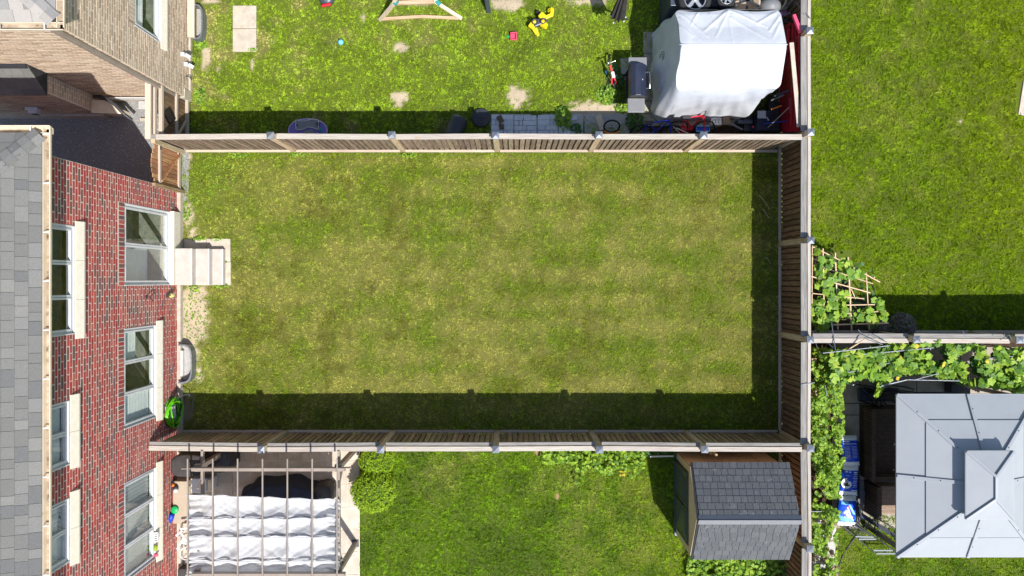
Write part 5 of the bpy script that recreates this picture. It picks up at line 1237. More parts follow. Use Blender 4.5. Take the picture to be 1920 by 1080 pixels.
cb = MB(); cb.grid(rows); canopy = cb.build("canopy", 'canopy', pg)
for k, y in enumerate(rod_y): MB().tube([(cx0 - .02, y, zc + .012), (cx1 + .03, y - (.13 if k == 0 else 0), zc + .012)], .012, 6).build("canopy_rod", 'white', canopy)
# items under the pergola
cg = thing("covered_grill", "grill under a charcoal cover against the red brick wall at the fence", "covered grill", W(375, 872))
def drape(b, c_, rx, ry, z_, n=72, k=12, fold=.05, sq=.6, flare=.10, phase=0, dome=.05):
    R0 = []
    for i in range(n + 1):
        a = 2 * math.pi * (i % n) / n; ca, sa = math.copysign(abs(math.cos(a)) ** sq, math.cos(a)), math.copysign(abs(math.sin(a)) ** sq, math.sin(a)); row = []
        for j in range(9): t = j / 8; row.append((c_[0] + rx * ca * t, c_[1] + ry * sa * t, z_ + dome * (1 - t * t) + .02 * nz(ca * t * 3 + phase, sa * t * 3, 1, 3)))
        for j in range(1, k + 1):
            t = j / k; f = 1 + flare * t + fold * t * math.sin(i * 2 * math.pi * 9 / n + phase) + fold * .8 * t * nz(i / n * 16 + phase, t, 1, 4)
            row.append((c_[0] + rx * ca * f, c_[1] + ry * sa * f, z_ * (1 - t) + .03 * t))
        R0.append(row)
    b.grid(R0); return b
p = W(352, 878, 1.1); drape(MB(), (p.x, p.y + .06), .42, .27, 1.10, flare=.05).build("cover", 'charcoal', cg)
c2 = thing("covered_table", "oval table under a navy cover beneath the pergola purlins", "covered table", W(520, 935))
p = W(520, 955, .75); drape(MB(), (p.x, p.y), .98, .62, .74, fold=.06, sq=.8, flare=.14, phase=2, dome=.09).build("cover", 'navy', c2)
c3 = thing("covered_bench", "low black covered bench beside the covered grill in the fence shade", "covered bench", W(405, 868))
p = W(412, 862, .6); drape(MB(), (p.x, p.y), .30, .30, .72, fold=.05, sq=.8, flare=.1, phase=5).build("cover", 'black', c3)
c4 = thing("covered_chair", "black covered chair at the right end of the covered table", "covered chair", W(598, 915))
p = W(604, 928, .6); drape(MB(), (p.x, p.y), .24, .24, .62, fold=.06, sq=.7, flare=.1, phase=1).build("cover", 'charcoal', c4)
dk = thing("deck_box", "beige plastic deck box against the red brick wall with toys on it", "deck box", W(340, 940))
a_, b_ = W(322, 981, .55), W(350, 903, .55); MB().box((max(a_.x, -8.60), a_.y, .02), (b_.x, b_.y, .50)).build("body", 'tan', dk, bevel=.015); MB().box((max(a_.x, -8.60), a_.y - .01, .51), (b_.x + .02, b_.y + .01, .56)).build("lid", 'tan', dk, bevel=.015)
for i in range(3): MB().box((b_.x + .002, a_.y + .1 + .3 * i, .08), (b_.x + .012, a_.y + .3 + .3 * i, .46)).build("panel", 'cream', dk)
cl = thing("cooler", "white plastic cooler box at the canopy corner beside the deck box", "cooler", W(370, 912)); a_, b_ = W(358, 924, .5), W(395, 898, .5)
MB().box((a_.x, a_.y, .02), (b_.x, b_.y, .42)).build("body", 'white', cl, bevel=.03); MB().box((a_.x - .01, a_.y - .01, .43), (b_.x - .12, b_.y + .01, .49)).build("lid", 'white', cl, bevel=.02); MB().box((b_.x - .10, a_.y + .02, .43), (b_.x, b_.y - .02, .47)).build("lid", 'cream', cl, bevel=.02)
pe = thing("plush_toy", "small black and white toy with an orange tip on the deck box", "toy", W(328, 914, .56)); c_ = W(329, 916, .62)
MB().ball(c_, .075, 16, 10, (1, 1.2, .9)).build("body", 'black', pe); MB().ball(c_ + Vector((.02, -.04, .03)), .06, 14, 8).build("belly", 'white', pe); MB().ball(c_ + Vector((-.05, .09, .02)), .04, 10, 8).build("hat", 'orange', pe); MB().ball(c_ + Vector((-.09, .06, .0)), .03, 10, 8).build("scarf", 'red', pe)
tag(MB().lathe(W(329, 955, .56), [(.0, 0), (.085, .0), (.10, .05), (.09, .075), (.0, .07)], 24).build("green_bowl", 'green'), "bright green round bowl on the deck box", "bowl")
bt = thing("blue_bottle", "blue plastic jug lying on the deck box beside the green bowl", "jug", W(320, 972, .57)); p0, p1 = W(323, 963, .62), W(318, 978, .62)
MB().lathe(p0, [(0, 0), (.05, .0), (.075, .04), (.075, .16), (.03, .21), (.03, .25), (0, .25)], 16, (p1 - p0)).build("body", 'blue', bt); MB().lathe(p1, [(0, .03), (.035, .03), (.035, .07), (0, .07)], 12, (p1 - p0)).build("cap", 'lblue', bt)
wc = thing("white_chair", "white patio chair with a ring shaped seat half under the canopy edge", "chair", W(362, 1018))
c_ = W(350, 1037, .42); MB().tube([(c_.x + .16 * math.cos(a), c_.y + .16 * math.sin(a), .45) for a in np.linspace(0, 6.28, 29)[:-1]], .017, 6, closed=True).build("ring", 'white', wc)
for a_, b_ in (((330, 1005, .6), (350, 988, .8)), ((332, 1030, .6), (345, 1008, .8)), ((340, 1000, .9), (350, 1015, .9)), ((338, 992, .9), (352, 990, .9)), ((342, 1018, .7), (356, 1020, .7))): MB().beam(W(*a_), W(*b_), .055, .025).build("slat", 'white', wc, bevel=.006)
for dx, dy in ((-.12, -.12), (.12, -.12), (-.12, .12), (.12, .12)): MB().tube([(c_.x + dx, c_.y + dy, 0), (c_.x + dx * .8, c_.y + dy * .8, .44)], .015, 6).build("leg", 'white', wc)
tag(bxat("dark_planter", 'charcoal', 333, 360, 1067, 1090, 0, .35), "dark planter box below the white chair at the bottom edge", "planter")
# window ledge toys
wt = thing("window_tray", "small white tray with black lines and pink and green toys on the lower window sill", "tray", (XR + .05, -6.4, 1.42))
a_, b_ = (XR - .02, -6.35, 1.43), (XR + .085, -6.12, 1.49); MB().box(a_, b_).build("body", 'white', wt, bevel=.008)
for k in range(4): MB().box((XR - .0, -6.32 + .05 * k, 1.491), (XR + .07, -6.305 + .05 * k, 1.496)).build("line", 'ink', wt)
tag(MB().ball((XR + .02, -6.50, 1.48), .055, 12, 8, (.9, 1.5, .8)).build("green_toy", 'leaf_lime'), "lime green toy on the lower window sill beside the white tray", "toy")
tag(MB().ball((XR + .03, -6.68, 1.46), .045, 12, 8, (1.2, 1, .7)).build("pink_toy", 'pink'), "pink toy on the lower window sill below the lime toy", "toy")

# shed
sh = thing("garden_shed", "tan resin garden shed with dark green doors and grey shingle roof", "shed", (5.4, -5.53, 0))
M['shedtan'] = mat("tan resin wall", hexc(206, 178, 150), hexc(220, 194, 168), rough=.7, scale=(3, 3, 20), bump=.15)
M['shedtrim'] = mat("beige resin trim", hexc(190, 168, 136), hexc(206, 184, 152), rough=.6, scale=(4, 4, 4))
M['sheddoor'] = mat("dark green resin door", hexc(62, 74, 64), hexc(80, 92, 80), rough=.5, scale=(4, 4, 20))
sx0, sx1, sy0, sy1, ze, zr = 4.29, 6.52, -6.60, -4.47, 1.74, 2.42
ymid = (sy0 + sy1) / 2
b = MB()
q = [(sy0, .1), (sy1, .1), (sy1, ze), (ymid, zr), (sy0, ze)]
b.add([(sx0, y, z) for y, z in q] + [(sx1, y, z) for y, z in q], [(0, 1, 2, 3, 4), (9, 8, 7, 6, 5)] + [(i, i + 5, (i + 1) % 5 + 5, (i + 1) % 5) for i in range(5)])
b.build("wall", 'shedtan', sh)
MB().box((sx0 - .08, sy0 - .05, .0), (sx1 + .04, sy1 + .05, .10)).build("floor_base", 'slategrey', sh, bevel=.01)
for k in range(1, 5): MB().box((sx0 + .44 * k, sy1 + .001, .12), (sx0 + .44 * k + .012, sy1 + .014, ze - .05)).build("wall_rib", 'shedtrim', sh)
for yy in (sy0, sy1 - .17): MB().box((sx0 - .035, yy, .11), (sx0 - .002, yy + .17, ze - .02)).build("corner_trim", 'shedtrim', sh, bevel=.006)
b = MB(); b.add([(sx0 - .036, y, z) for y, z in ((sy0, ze - .16), (sy1, ze - .16), (sy1, ze), (ymid, zr), (sy0, ze))] + [(sx0 - .003, y, z) for y, z in ((sy0, ze - .16), (sy1, ze - .16), (sy1, ze), (ymid, zr), (sy0, ze))], [(4, 3, 2, 1, 0), (0, 1, 6, 5), (1, 2, 7, 6), (2, 3, 8, 7), (3, 4, 9, 8), (4, 0, 5, 9)]); b.build("gable_trim", 'shedtrim', sh)
for k, (ya, yb) in enumerate(((sy0 + .19, ymid - .012), (ymid + .012, sy1 - .19))):
    d_ = MB(); d_.box((sx0 - .07, ya, .13), (sx0 - .038, yb, ze - .18)); d_ = d_.build("door", 'sheddoor', sh, bevel=.006)
    for yy in (ya + .02, yb - .08): MB().box((sx0 - .085, yy, .16), (sx0 - .071, yy + .06, ze - .22)).build("stile", 'sheddoor', d_, bevel=.004)
    for zz in (.16, .92, ze - .28): MB().box((sx0 - .084, ya + .085, zz), (sx0 - .071, yb - .085, zz + .07)).build("door_rail", 'sheddoor', d_, bevel=.004)
    MB().beam((sx0 - .078, ya + .1, .24), (sx0 - .078, yb - .1, .90), .012, .05, up=(1, 0, 0)).build("cross_brace", 'sheddoor', d_)
    wy0, wy1 = (ya + .22, yb - .14) if k == 0 else (ya + .14, yb - .22)
    MB().box((sx0 - .090, wy0 - .03, 1.02), (sx0 - .072, wy1 + .03, 1.40)).build("louvre_frame", 'leaf_kale' if False else 'slategrey', d_, bevel=.004)
    for m_ in range(6):
        y_ = wy0 + (wy1 - wy0) * m_ / 5.5; MB().box((sx0 - .096, y_, 1.06), (sx0 - .091, y_ + .028, 1.36)).build("louvre", 'black', d_)
bar("latch", 'black', sh, (sx0 - .10, ymid, .95), (sx0 - .10, ymid, 1.15), .03, .04)
rf = MB(); xe0, xe1 = 4.33 - .06, 6.64; ye = .10; ov = .12
zov = ze - ov * (zr - ze) / (sy1 - ymid)
rf.add([(xe0, sy1 + ov - .03, zov + .03), (xe1, sy1 + ov - .03, zov + .03), (xe1, ymid, zr + .05), (xe0, ymid, zr + .05), (xe0, sy0 - ov + .03, zov + .03), (xe1, sy0 - ov + .03, zov + .03)], [(0, 1, 2, 3), (3, 2, 5, 4)])
rf.add([(xe0, sy1 + ov - .03, zov - .0), (xe1, sy1 + ov - .03, zov - .0), (xe1, ymid, zr + .02), (xe0, ymid, zr + .02), (xe0, sy0 - ov + .03, zov - .0), (xe1, sy0 - ov + .03, zov - .0)], [(3, 2, 1, 0), (4, 5, 2, 3)])
rfo = rf.build("roof", 'felt', sh)
xe = xe0 + .045
v_ = Vector((0, -(sy1 + ov - .03 - ymid), zr + .02 - zov)); L_ = v_.length; rows_n = 8; ex_ = (L_ - .07) / rows_n
n1 = shingle_plane(rfo, (xe, sy1 + ov - .03, zov + .035), (1, 0, 0), v_, xe1 - xe, rows_n, ex_, .168, 'shingle_shed', None, jitter=.12, overlap=1.12, lift=.010)
v_ = Vector((0, (ymid - (sy0 - ov + .03)), zr + .02 - zov))
n2_ = shingle_plane(rfo, (xe, sy0 - ov + .03, zov + .035), (1, 0, 0), v_, xe1 - xe, rows_n, ex_, .168, 'shingle_shed', None, jitter=.12, overlap=1.12, lift=.010)
print("SHED SHINGLES", n1, n2_)
for s_ in (-1, 1):
    MB().beam((xe0 + .02, ymid + s_ * .055, zr + .055 - .03), (xe1 + .02, ymid + s_ * .055, zr + .055 - .03), .115, .012, up=(0, s_ * .5, 1)).build("ridge_cap", 'slategrey' if s_ > 0 else 'grey', rfo)  # away-side half darker, sunward half lighter: slope shading put into the colour
MB().tube([(xe0 + .02, ymid, zr + .065), (xe1 + .02, ymid, zr + .065)], .016, 8).build("ridge_roll", 'grey', rfo)
tag(bar("white_block", 'white', None, W(1268, 988, .05), W(1275, 996, .05), .1, .1), "white block at the front lower corner of the shed", "block")
# plants along the fence
def scatter_leaves(n, fn):
    out = []
    while len(out) < n:
        p = fn()
        if p is not None: out.append(p)
    return out
vg = thing("vegetable_plant", "bright lime squash plant spilling over the lawn beside the shed shadow", "plant", W(1130, 855))
def pf():
    px = random.uniform(1015, 1208); py = 842 + random.random() ** 1.3 * (52 if px > 1080 else 24) * (.6 + .8 * nz(px * .05, 1, 1, 3) + .4); z_ = random.uniform(.10, .42)
    v = W(px, py, z_); return (v.x, v.y, z_)
leaves("foliage", vg, 'leaf_lime', scatter_leaves(900, pf), .050, 5, .55, singles=120, part="leaf")
leaves("flowers", vg, 'flower', scatter_leaves(9, lambda: tuple(W(random.uniform(1160, 1175), random.uniform(882, 892), .4))), .03, 5, .4, part="flower")
for k in range(16):
    px = random.uniform(1090, 1205); v = W(px, random.uniform(855, 885), .2); MB().tube([(v.x, v.y, 0), (v.x + .02, v.y + .02, .2), v + Vector((random.uniform(-.15, .15), -.15, .15))], .006, 5).build("stem", 'stem', vg)
v = W(1014, 850); pbx = thing("raised_planter", "small open timber planter at the fence foot, lower garden", "planter", v)
for (a0, a1, b0, b1) in ((1013, 1033, 853, 855), (1013, 1015, 842, 853)): a_, b_ = W(a0, b1, .14), W(a1, b0, .14); MB().box((a_.x, a_.y, 0), (b_.x, b_.y, .14)).build("board", 'beam_wood_x', pbx)
tag(pipe("white_pipe", 'white', None, [W(1219, 856, .3), W(1263, 855, .3)], .022), "white pipe lying across between fence plants and shed", "pipe")
sb_ = thing("fence_shrub", "small dark leaved plant between the fence and the shed front", "plant", W(1235, 848)); 
leaves("foliage", sb_, 'leaf_dark', scatter_leaves(260, lambda: tuple(W(random.uniform(1210, 1266), random.uniform(843, 856), random.uniform(.05, .3)))), .04, 5, .6)
hb_ = thing("hydrangea", "leafy green shrub below the shed roof at the bottom edge", "shrub", W(1400, 1068))
def pf2():
    px = random.uniform(1290, 1492); py = random.uniform(1046, 1120); z_ = random.uniform(.2, .55) * (1 if px > 1340 else .6); v = W(px, py, z_); return (v.x, v.y, z_) if nz(px * .04, py * .04, 1, 2) > -.28 else None
leaves("foliage", hb_, 'leaf_vine', scatter_leaves(1500, pf2), .055, 3, .5, singles=200, part="leaf")
v = W(1487, 1056, .6); tag(MB().ball(v, .05, 12, 8).build("lilac_flower", 'lilac'), "single lilac flower head near the shed's lower right corner", "flower")
v = W(1495, 1025, 1.0); tag(leaf_mb(3, .07).build("yellow_leaf", 'flower', piv=(0, 0, 0)), "single yellow leaf at the right fence behind the shed", "leaf").location = v
sv = thing("fence_plant", "thin green plant growing behind the shed at the right fence", "plant", W(1488, 1035)); leaves("foliage", sv, 'leaf_vine', scatter_leaves(60, lambda: tuple(W(random.uniform(1478, 1498), random.uniform(1020, 1050), random.uniform(.2, .9)))), .05, 5, .6)
s3 = thing("stone_cairn", "small stack of pale posts in the gap between fence and shed wall", "posts", W(1310, 848))
for k, (px, h_) in enumerate(((1305, 1.2), (1311, 1.3), (1316, 1.5))): v = W(px, 846); MB().box((v.x - .025, -4.28, 0), (v.x + .025, -4.22, h_)).build("post", 'post', s3)
sv['label'] = "thin green plant growing between shed and right fence"
# ================================================================ planting by the house and in the lawns
def weed(label, px, py, rpx, n, size=.035, m='leaf_lime', zmax=.14, name="weed", rpy=None, lob=3):
    t = thing(name, label, "weeds", W(px, py)); rpy = rpy or rpx
    def f():
        a = random.uniform(0, 6.28); r_ = math.sqrt(random.random()); v = W(px + rpx * r_ * math.cos(a), py + rpy * r_ * math.sin(a), 0); return (v.x, v.y, random.uniform(.02, zmax * (1.1 - r_)))
    leaves("foliage", t, m, scatter_leaves(n, f), size, lob, .45); return t
weed("clump of broad weeds at the buff house corner, in front of the gate", 376, 180, 11, 90, zmax=.2, rpy=17)
weed("clump of weeds below the window well of the buff house", 378, 84, 13, 90, rpy=8)
weed("tall leafy weeds growing out of the pavers by the gravel", 1055, 222, 15, 120, .05, zmax=.5, rpy=22, lob=5)
weed("second patch of weeds on the gravel beside the fence", 1080, 243, 12, 50, .04, 'leaf_dark')
weed("weeds around the foot of the barbecue", 1140, 178, 22, 180, .045, 'leaf_vine', .3, rpy=18)
weed("lime weeds between barbecue and gravel", 1168, 203, 16, 90, .04, rpy=10)
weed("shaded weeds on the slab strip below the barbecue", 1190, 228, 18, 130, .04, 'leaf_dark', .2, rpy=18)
weed("dark leafy ground plants around the red balance bike", 1152, 150, 17, 120, .045, 'leaf_dark', .25, rpy=30)
weed("weeds at the upper edge of the steps pad", 372, 447, 14, 50, .028, rpy=4)
weed("weeds at the right upper edge of the steps pad", 405, 449, 16, 30, .022, rpy=3)
weed("weeds at the lower right corner of the steps pad", 415, 536, 17, 50, .025, rpy=5)
weed("weeds below the steps pad beside the house", 364, 540, 10, 40, .028, rpy=8)
weed("tiny weed in the joint of the steps pad", 422, 491, 8, 22, .02, rpy=2)
weed("weeds beside the red house foundation above the steps", 350, 398, 7, 40, .03, 'leaf_vine', rpy=14)
weed("weeds along the fence foot near the gate in the middle garden", 445, 291, 20, 60, .028, rpy=6)
weed("weeds along the fence foot left of the first post", 560, 290, 14, 50, .028, rpy=5)
weed("weeds along the fence foot near the second post", 765, 291, 16, 50, .028, rpy=5)
weed("tuft of grass over the lower edge of the stepping slabs", 473, 94, 9, 40, .022, rpy=4)
for (x0_, y0_, x1_, y1_, l_) in ((1423, 365, 1443, 392, "upper long pale straw in the shade by the right fence"), (1430, 392, 1441, 408, "short pale straw in the shade by the right fence"), (1436, 482, 1445, 495, "lower pale straw in the shade by the right fence")):
    tag(MB().tube([W(x0_, y0_, .07), W((x0_ + x1_) / 2 + 1, (y0_ + y1_) / 2, .09), W(x1_, y1_, .05)], .005, 5).build("straw", 'cream'), l_, "straw")

# ================================================================ right side: vines, trellis, gazebo
tr = thing("bamboo_trellis", "sloping bamboo pole trellis in the vegetable bed beside the right fence", "trellis", W(1590, 550))
M['bamboo'] = mat("bamboo pole", hexc(200, 164, 128), hexc(232, 204, 170), rough=.6, scale=(8, 8, 8), var=.1)
zt_ = lambda y: 1.50 - .22 * (y - 460) / 165
def Wt(px, py, dz=0): return W(px, py, zt_(py) + dz)
for (x0_, y0_, x1_, y1_, r_) in ((1523, 460, 1522, 600, .016), (1543, 466, 1545, 585, .018), (1566, 474, 1571, 618, .020), (1590, 482, 1597, 625, .022), (1624, 510, 1630, 618, .014), (1596, 542, 1604, 560, .012)):
    MB().tube([Wt(x0_, y0_), Wt((x0_ + x1_) / 2, (y0_ + y1_) / 2), Wt(x1_, y1_)], r_, 6).build("pole", 'bamboo', tr)
for (x0_, y0_, x1_, y1_, r_) in ((1523, 462, 1575, 488, .016), (1600, 502, 1650, 529, .016), (1545, 502, 1637, 532, .013), (1521, 518, 1632, 549, .016), (1523, 550, 1620, 560, .014), (1580, 572, 1640, 571, .016), (1560, 590, 1661, 583, .014), (1562, 609, 1666, 606, .018), (1648, 583, 1661, 587, .012)):
    MB().tube([Wt(x0_, y0_, .03), Wt(x1_, y1_, .03)], r_, 6).build("cross_pole", 'bamboo', tr)
for q in ((1523, 462), (1640, 520), (1523, 605), (1655, 606)): v = Wt(*q); MB().tube([(v.x, v.y, 0), v], .016, 6).build("stake", 'bamboo', tr)
MB().tube([Wt(1630, 518), W(1650, 582, .3)], .012, 6).build("stake", 'blackmetal', tr)

tv = thing("squash_vine", "squash vine with large leaves climbing the bamboo trellis", "vine", W(1590, 570))
clumps = [(1552, 492, 15, 10), (1580, 496, 16, 8), (1535, 507, 8, 8), (1542, 518, 10, 8), (1552, 528, 12, 8), (1536, 534, 8, 7), (1570, 520, 10, 7), (1588, 518, 10, 6), (1600, 512, 14, 8), (1612, 517, 8, 5), (1558, 552, 12, 8), (1582, 555, 10, 8), (1534, 572, 12, 12), (1563, 573, 11, 12), (1530, 590, 14, 14), (1550, 600, 14, 10), (1568, 594, 8, 8), (1540, 612, 12, 8), (1590, 586, 11, 8), (1606, 596, 12, 8), (1628, 590, 12, 10), (1636, 603, 10, 8), (1654, 592, 9, 10), (1652, 575, 6, 6), (1528, 475, 7, 8), (1614, 590, 8, 7), (1645, 565, 8, 5), (1580, 575, 7, 7)]
P1 = []
for cx_, cy_, rx_, ry_ in clumps:
    for k in range(max(6, int(rx_ * ry_ / 8))):
        a = random.uniform(0, 6.28); r_ = math.sqrt(random.random()); px, py = cx_ + rx_ * r_ * math.cos(a), cy_ + ry_ * r_ * math.sin(a); v = Wt(px, py, random.uniform(-.12, .14)); P1.append(tuple(v))
leaves("foliage", tv, 'leaf_vine', P1, .095, 5, .38, singles=min(290, len(P1)), part="leaf")
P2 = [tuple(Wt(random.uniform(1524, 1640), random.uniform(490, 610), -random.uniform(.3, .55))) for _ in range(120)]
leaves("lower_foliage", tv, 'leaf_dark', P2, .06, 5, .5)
for k in range(14):
    a = random.choice(clumps); b_ = random.choice(clumps); MB().tube([Wt(a[0], a[1], .0), Wt((a[0] + b_[0]) / 2 + 5, (a[1] + b_[1]) / 2 + 4, -.1), Wt(b_[0], b_[1], 0)], .006, 5).build("stem", 'stem', tv)
bush("dark purple curly kale at the right end of the trellis bed", (W(1690, 614, .2).x, W(1690, 612, .2).y), .33, leafm='leaf_kale', n=5000, sq=.7, size=.035, name="kale_plant")
bush("smaller dark purple kale under the trellis end", (W(1650, 616, .2).x, W(1650, 616, .2).y), .20, leafm='leaf_kale', n=2000, sq=.7, size=.035, name="kale_plant")

# arbour of thin metal bars carrying the long vine
ab = thing("vine_arbor", "thin grey metal arbor carrying the long vine above the gazebo patio", "arbor", W(1700, 690))
za = 1.75
for (a_, b_, r_) in (((1543, 662, 1.9), (1668, 648, 1.9), .013), ((1580, 668, 1.8), (1750, 652, 1.9), .012), ((1650, 725, 1.7), (1706, 711, 1.75), .012), ((1653, 723, 1.7), (1700, 712, 1.75), .012), ((1700, 712, 1.75), (1800, 714, 1.75), .014), ((1716, 712, 1.75), (1760, 700, 1.8), .01), ((1580, 689, 1.8), (1620, 683, 1.8), .012), ((1589, 690, 1.8), (1590, 698, 1.8), .012), ((1590, 698, 1.8), (1610, 695, 1.8), .012),
                    ((1660, 682, 1.8), (1700, 676, 1.8), .012), ((1860, 680, 1.8), (1920, 676, 1.8), .012), ((1850, 672, 1.8), (1900, 668, 1.8), .01),
                    ((1524, 620, 1.6), (1532, 652, 1.9), .010), ((1533, 625, 1.6), (1562, 652, 1.9), .010), ((1559, 604, 1.7), (1567, 661, 2.0), .012), ((1623, 635, 2.1), (1629, 627, 2.2), .010), ((1629, 627, 2.2), (1662, 641, 1.9), .010), ((1625, 636, 2.1), (1655, 646, 1.9), .010), ((1623, 634, 2.0), (1609, 618, 2.0), .006), ((1875, 637, 2.0), (1892, 628, 2.2), .01), ((1892, 628, 2.2), (1897, 637, 2.0), .01), ((1811, 634, 2.0), (1805, 620, 2.1), .006), ((1502, 722, 1.9), (1527, 717, 1.9), .01)):
    MB().tube([W(*a_), W(*b_)], r_, 6).build("bar", 'galv', ab)
MB().tube([W(1622, 636, 2.0), W(1581, 661, 1.8)], .016, 6).build("wooden_stake", 'bamboo', ab)
for px, py in ((1545, 662), (1745, 655), (1915, 655), (1600, 722), (1800, 714)): v = W(px, py, za); MB().tube([(v.x, v.y, 0), v], .014, 6).build("upright", 'galv', ab)
lv = thing("long_vine", "long squash vine with yellow blossoms running along the fence above the gazebo", "vine", W(1720, 690))
def pv_():
    px = random.uniform(1560, 1925); t = (px - 1560) / 360; mid = 690 - 18 * math.sin(t * 3.0) + 10 * t; half = 21 + 14 * t + 8 * abs(math.sin(px * .035))
    py = mid + random.uniform(-1, 1) * half
    if 1690 < px < 1760 and py > 698: return None
    if 1755 < px < 1800 and py > 708: return None
    if px < 1660 and py > 716: return None
    if fbm(np.array([px / 72.]), np.array([py / 72.]), .5, 5, 2)[0] < .27: return None
    v = W(px, py, 1.62 + random.uniform(-.15, .28)); return tuple(v)
leaves("foliage", lv, 'leaf_vine', scatter_leaves(1150, pv_), .098, 5, .45, singles=270, part="leaf")
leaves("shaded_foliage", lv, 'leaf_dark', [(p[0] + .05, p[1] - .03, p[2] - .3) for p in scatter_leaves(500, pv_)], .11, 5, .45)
leaves("blossoms", lv, 'flower', [tuple(W(px, py, 2.0)) for px, py in ((1771, 682), (1684, 709), (1720, 650), (1690, 670), (1852, 678), (1770, 685), (1683, 711))], .05, 5, .4, part="flower")
def ph_():   # strand hanging down at x=1650
    py = random.uniform(690, 742); px = 1648 + 7 * math.sin(py * .09) + random.uniform(-7, 7) * (1 if py < 725 else .5); return tuple(W(px, py, 1.5 + random.uniform(-.2, .2)))
leaves("hanging_foliage", lv, 'leaf_lime', scatter_leaves(80, ph_), .07, 5, .5)
sv2 = thing("side_vine", "dense bright vine hedge running down the right fence beside the blue bags", "vine", W(1552, 860))
def ps_(z0_=.7, z1_=1.75):
    py = random.uniform(652, 1120); c_ = 1551 + 3 * math.sin(py * .03); half = 31 - (4 if py > 880 else 0) + 6 * nz(py * .06, 3, 1, 2) * 2
    if py > 975: half = 24; c_ = 1546
    px = c_ + random.uniform(-1, 1) * half
    dens = fbm(np.array([px / 72.]), np.array([py / 72.]), .30, 6, 2)[0]
    if dens < (.29 if py < 930 else .36): return None
    z = (z0_ + (z1_ - z0_) * max(0, min(1, .5 + 1.6 * nz(px / 72, py / 72, .11, 2) + random.uniform(-.2, .2)))) * (1 if py < 930 else .7); v = W(px, py, z); return (max(v.x, 7.17), v.y, z)
leaves("foliage", sv2, 'leaf_lime', scatter_leaves(2700, ps_), .045, 5, .5, singles=280, part="leaf")
leaves("inner_foliage", sv2, 'leaf_vine', scatter_leaves(1500, lambda: ps_(.3, 1.0)), .055, 5, .6)
dr = thing("dried_leaves", "dry tan leaves and husks under the lower end of the side vine", "dry leaves", W(1550, 1000))
leaves("litter", dr, 'dryleaf', scatter_leaves(110, lambda: tuple(W(random.uniform(1524, 1572), random.uniform(955, 1085), random.uniform(.15, .7)))), .07, 5, .3)
def stake(px0, py0, px1, py1, lab): tag(MB().tube([W(px0, py0, 1.8), W(px1, py1, 1.8)], .010, 6).build("vine_stake", 'galv'), lab, "stake")
stake(1547, 722, 1550, 742, "thin pale stake in the top part of the side vine"); stake(1566, 734, 1567, 752, "thin pale stake right of the other one in the side vine"); stake(1517, 959, 1541, 959, "short twig over the fence cap beside the shed roof")
ob = thing("timber_blocks", "two pale timber ends sticking out of the side vine at the fence", "timber", W(1530, 700)); MB().box(W(1519, 678, 1.2), W(1531, 672, 1.3)).build("block", 'beam_wood_x', ob); MB().box(W(1526, 744, 1.2), W(1532, 731, 1.3)).build("block", 'beam_wood_x', ob)
# slatted bench glimpsed through the vine
sbn = thing("slatted_bench", "pale slatted wooden bench glimpsed between the vine leaves", "bench", W(1825, 700))
for k in range(7): a_, b_ = W(1806 + 4.6 * k, 724 + 2 * k, .8), W(1809.6 + 4.6 * k, 690 + 2 * k, .8); MB().box((a_.x, a_.y, .76), (b_.x, b_.y, .80)).build("slat", 'tan', sbn, bevel=.004)
for px in (1806, 1836): v = W(px, 706, .4); MB().box((v.x, v.y - .15, 0), (v.x + .05, v.y + .15, .755)).build("leg", 'tan', sbn)
MB().box(W(1870, 716, .3), W(1912, 694, .34)).build("plywood_sheet", 'beam_wood_x'); tag(bpy.data.objects['plywood_sheet'], "pale timber sheet under the vine near the right edge", "panel")

# patio slabs of the gazebo garden
gp_ = thing("gazebo_patio", "large grey slabs of the patio under the metal gazebo", "patio", (10.5, -4.4, 0))
M['slab_grey'] = mat("warm grey slab", hexc(150, 142, 130), hexc(178, 168, 154), rough=.85, scale=(5, 5, 5), bump=.2, var=.05)
for (xa, xb, yas) in ((1560, 1611, (640, 685, 756, 778, 850, 920, 990)), (1612, 1641, (640, 700, 757, 800, 838, 900, 990)), (1642, 1718, (650, 752, 850, 920, 990)), (1719, 1800, (650, 760, 850, 990)), (1801, 1950, (650, 770, 850, 990))):
    for y0_, y1_ in zip(yas[:-1], yas[1:]): a_, b_ = W(xa, y1_ - .6), W(xb, y0_ + .6); MB().box((a_.x, a_.y, -.05), (b_.x, b_.y, .012 + random.uniform(0, .003))).build("slab", 'slab_grey', gp_, bevel=.006)

# gazebo
gz = thing("metal_gazebo", "grey metal hardtop gazebo with a small raised top in the lower right", "gazebo", (10.68, -4.6, 0))
M['gz'] = mat("pale blue grey metal roof", hexc(156, 161, 167), hexc(163, 168, 173), rough=.42, metal=.0, scale=(2, 2, 2), spec=.5, var=.02)
M['gzrib'] = mat("roof rib metal", hexc(154, 159, 166), hexc(162, 167, 173), rough=.4, scale=(2, 2, 2))
M['gzgap'] = mat("dark seam", hexc(58, 68, 84), rough=.8)  # dark line colour for the step between the roof tiers
gx, gy = 10.68, -4.60; ax_, ay_, z0g, z1g = 1.65, 1.90, 2.10, 2.72; bx_, by_ = .46, .66
def tierz(t): return z0g + (z1g - z0g) * t
def ring(t, up=0): return [(gx + sx * (ax_ + (bx_ - ax_) * t), gy + sy * (ay_ + (by_ - ay_) * t), tierz(t) + up) for sx, sy in ((-1, 1), (1, 1), (1, -1), (-1, -1))]
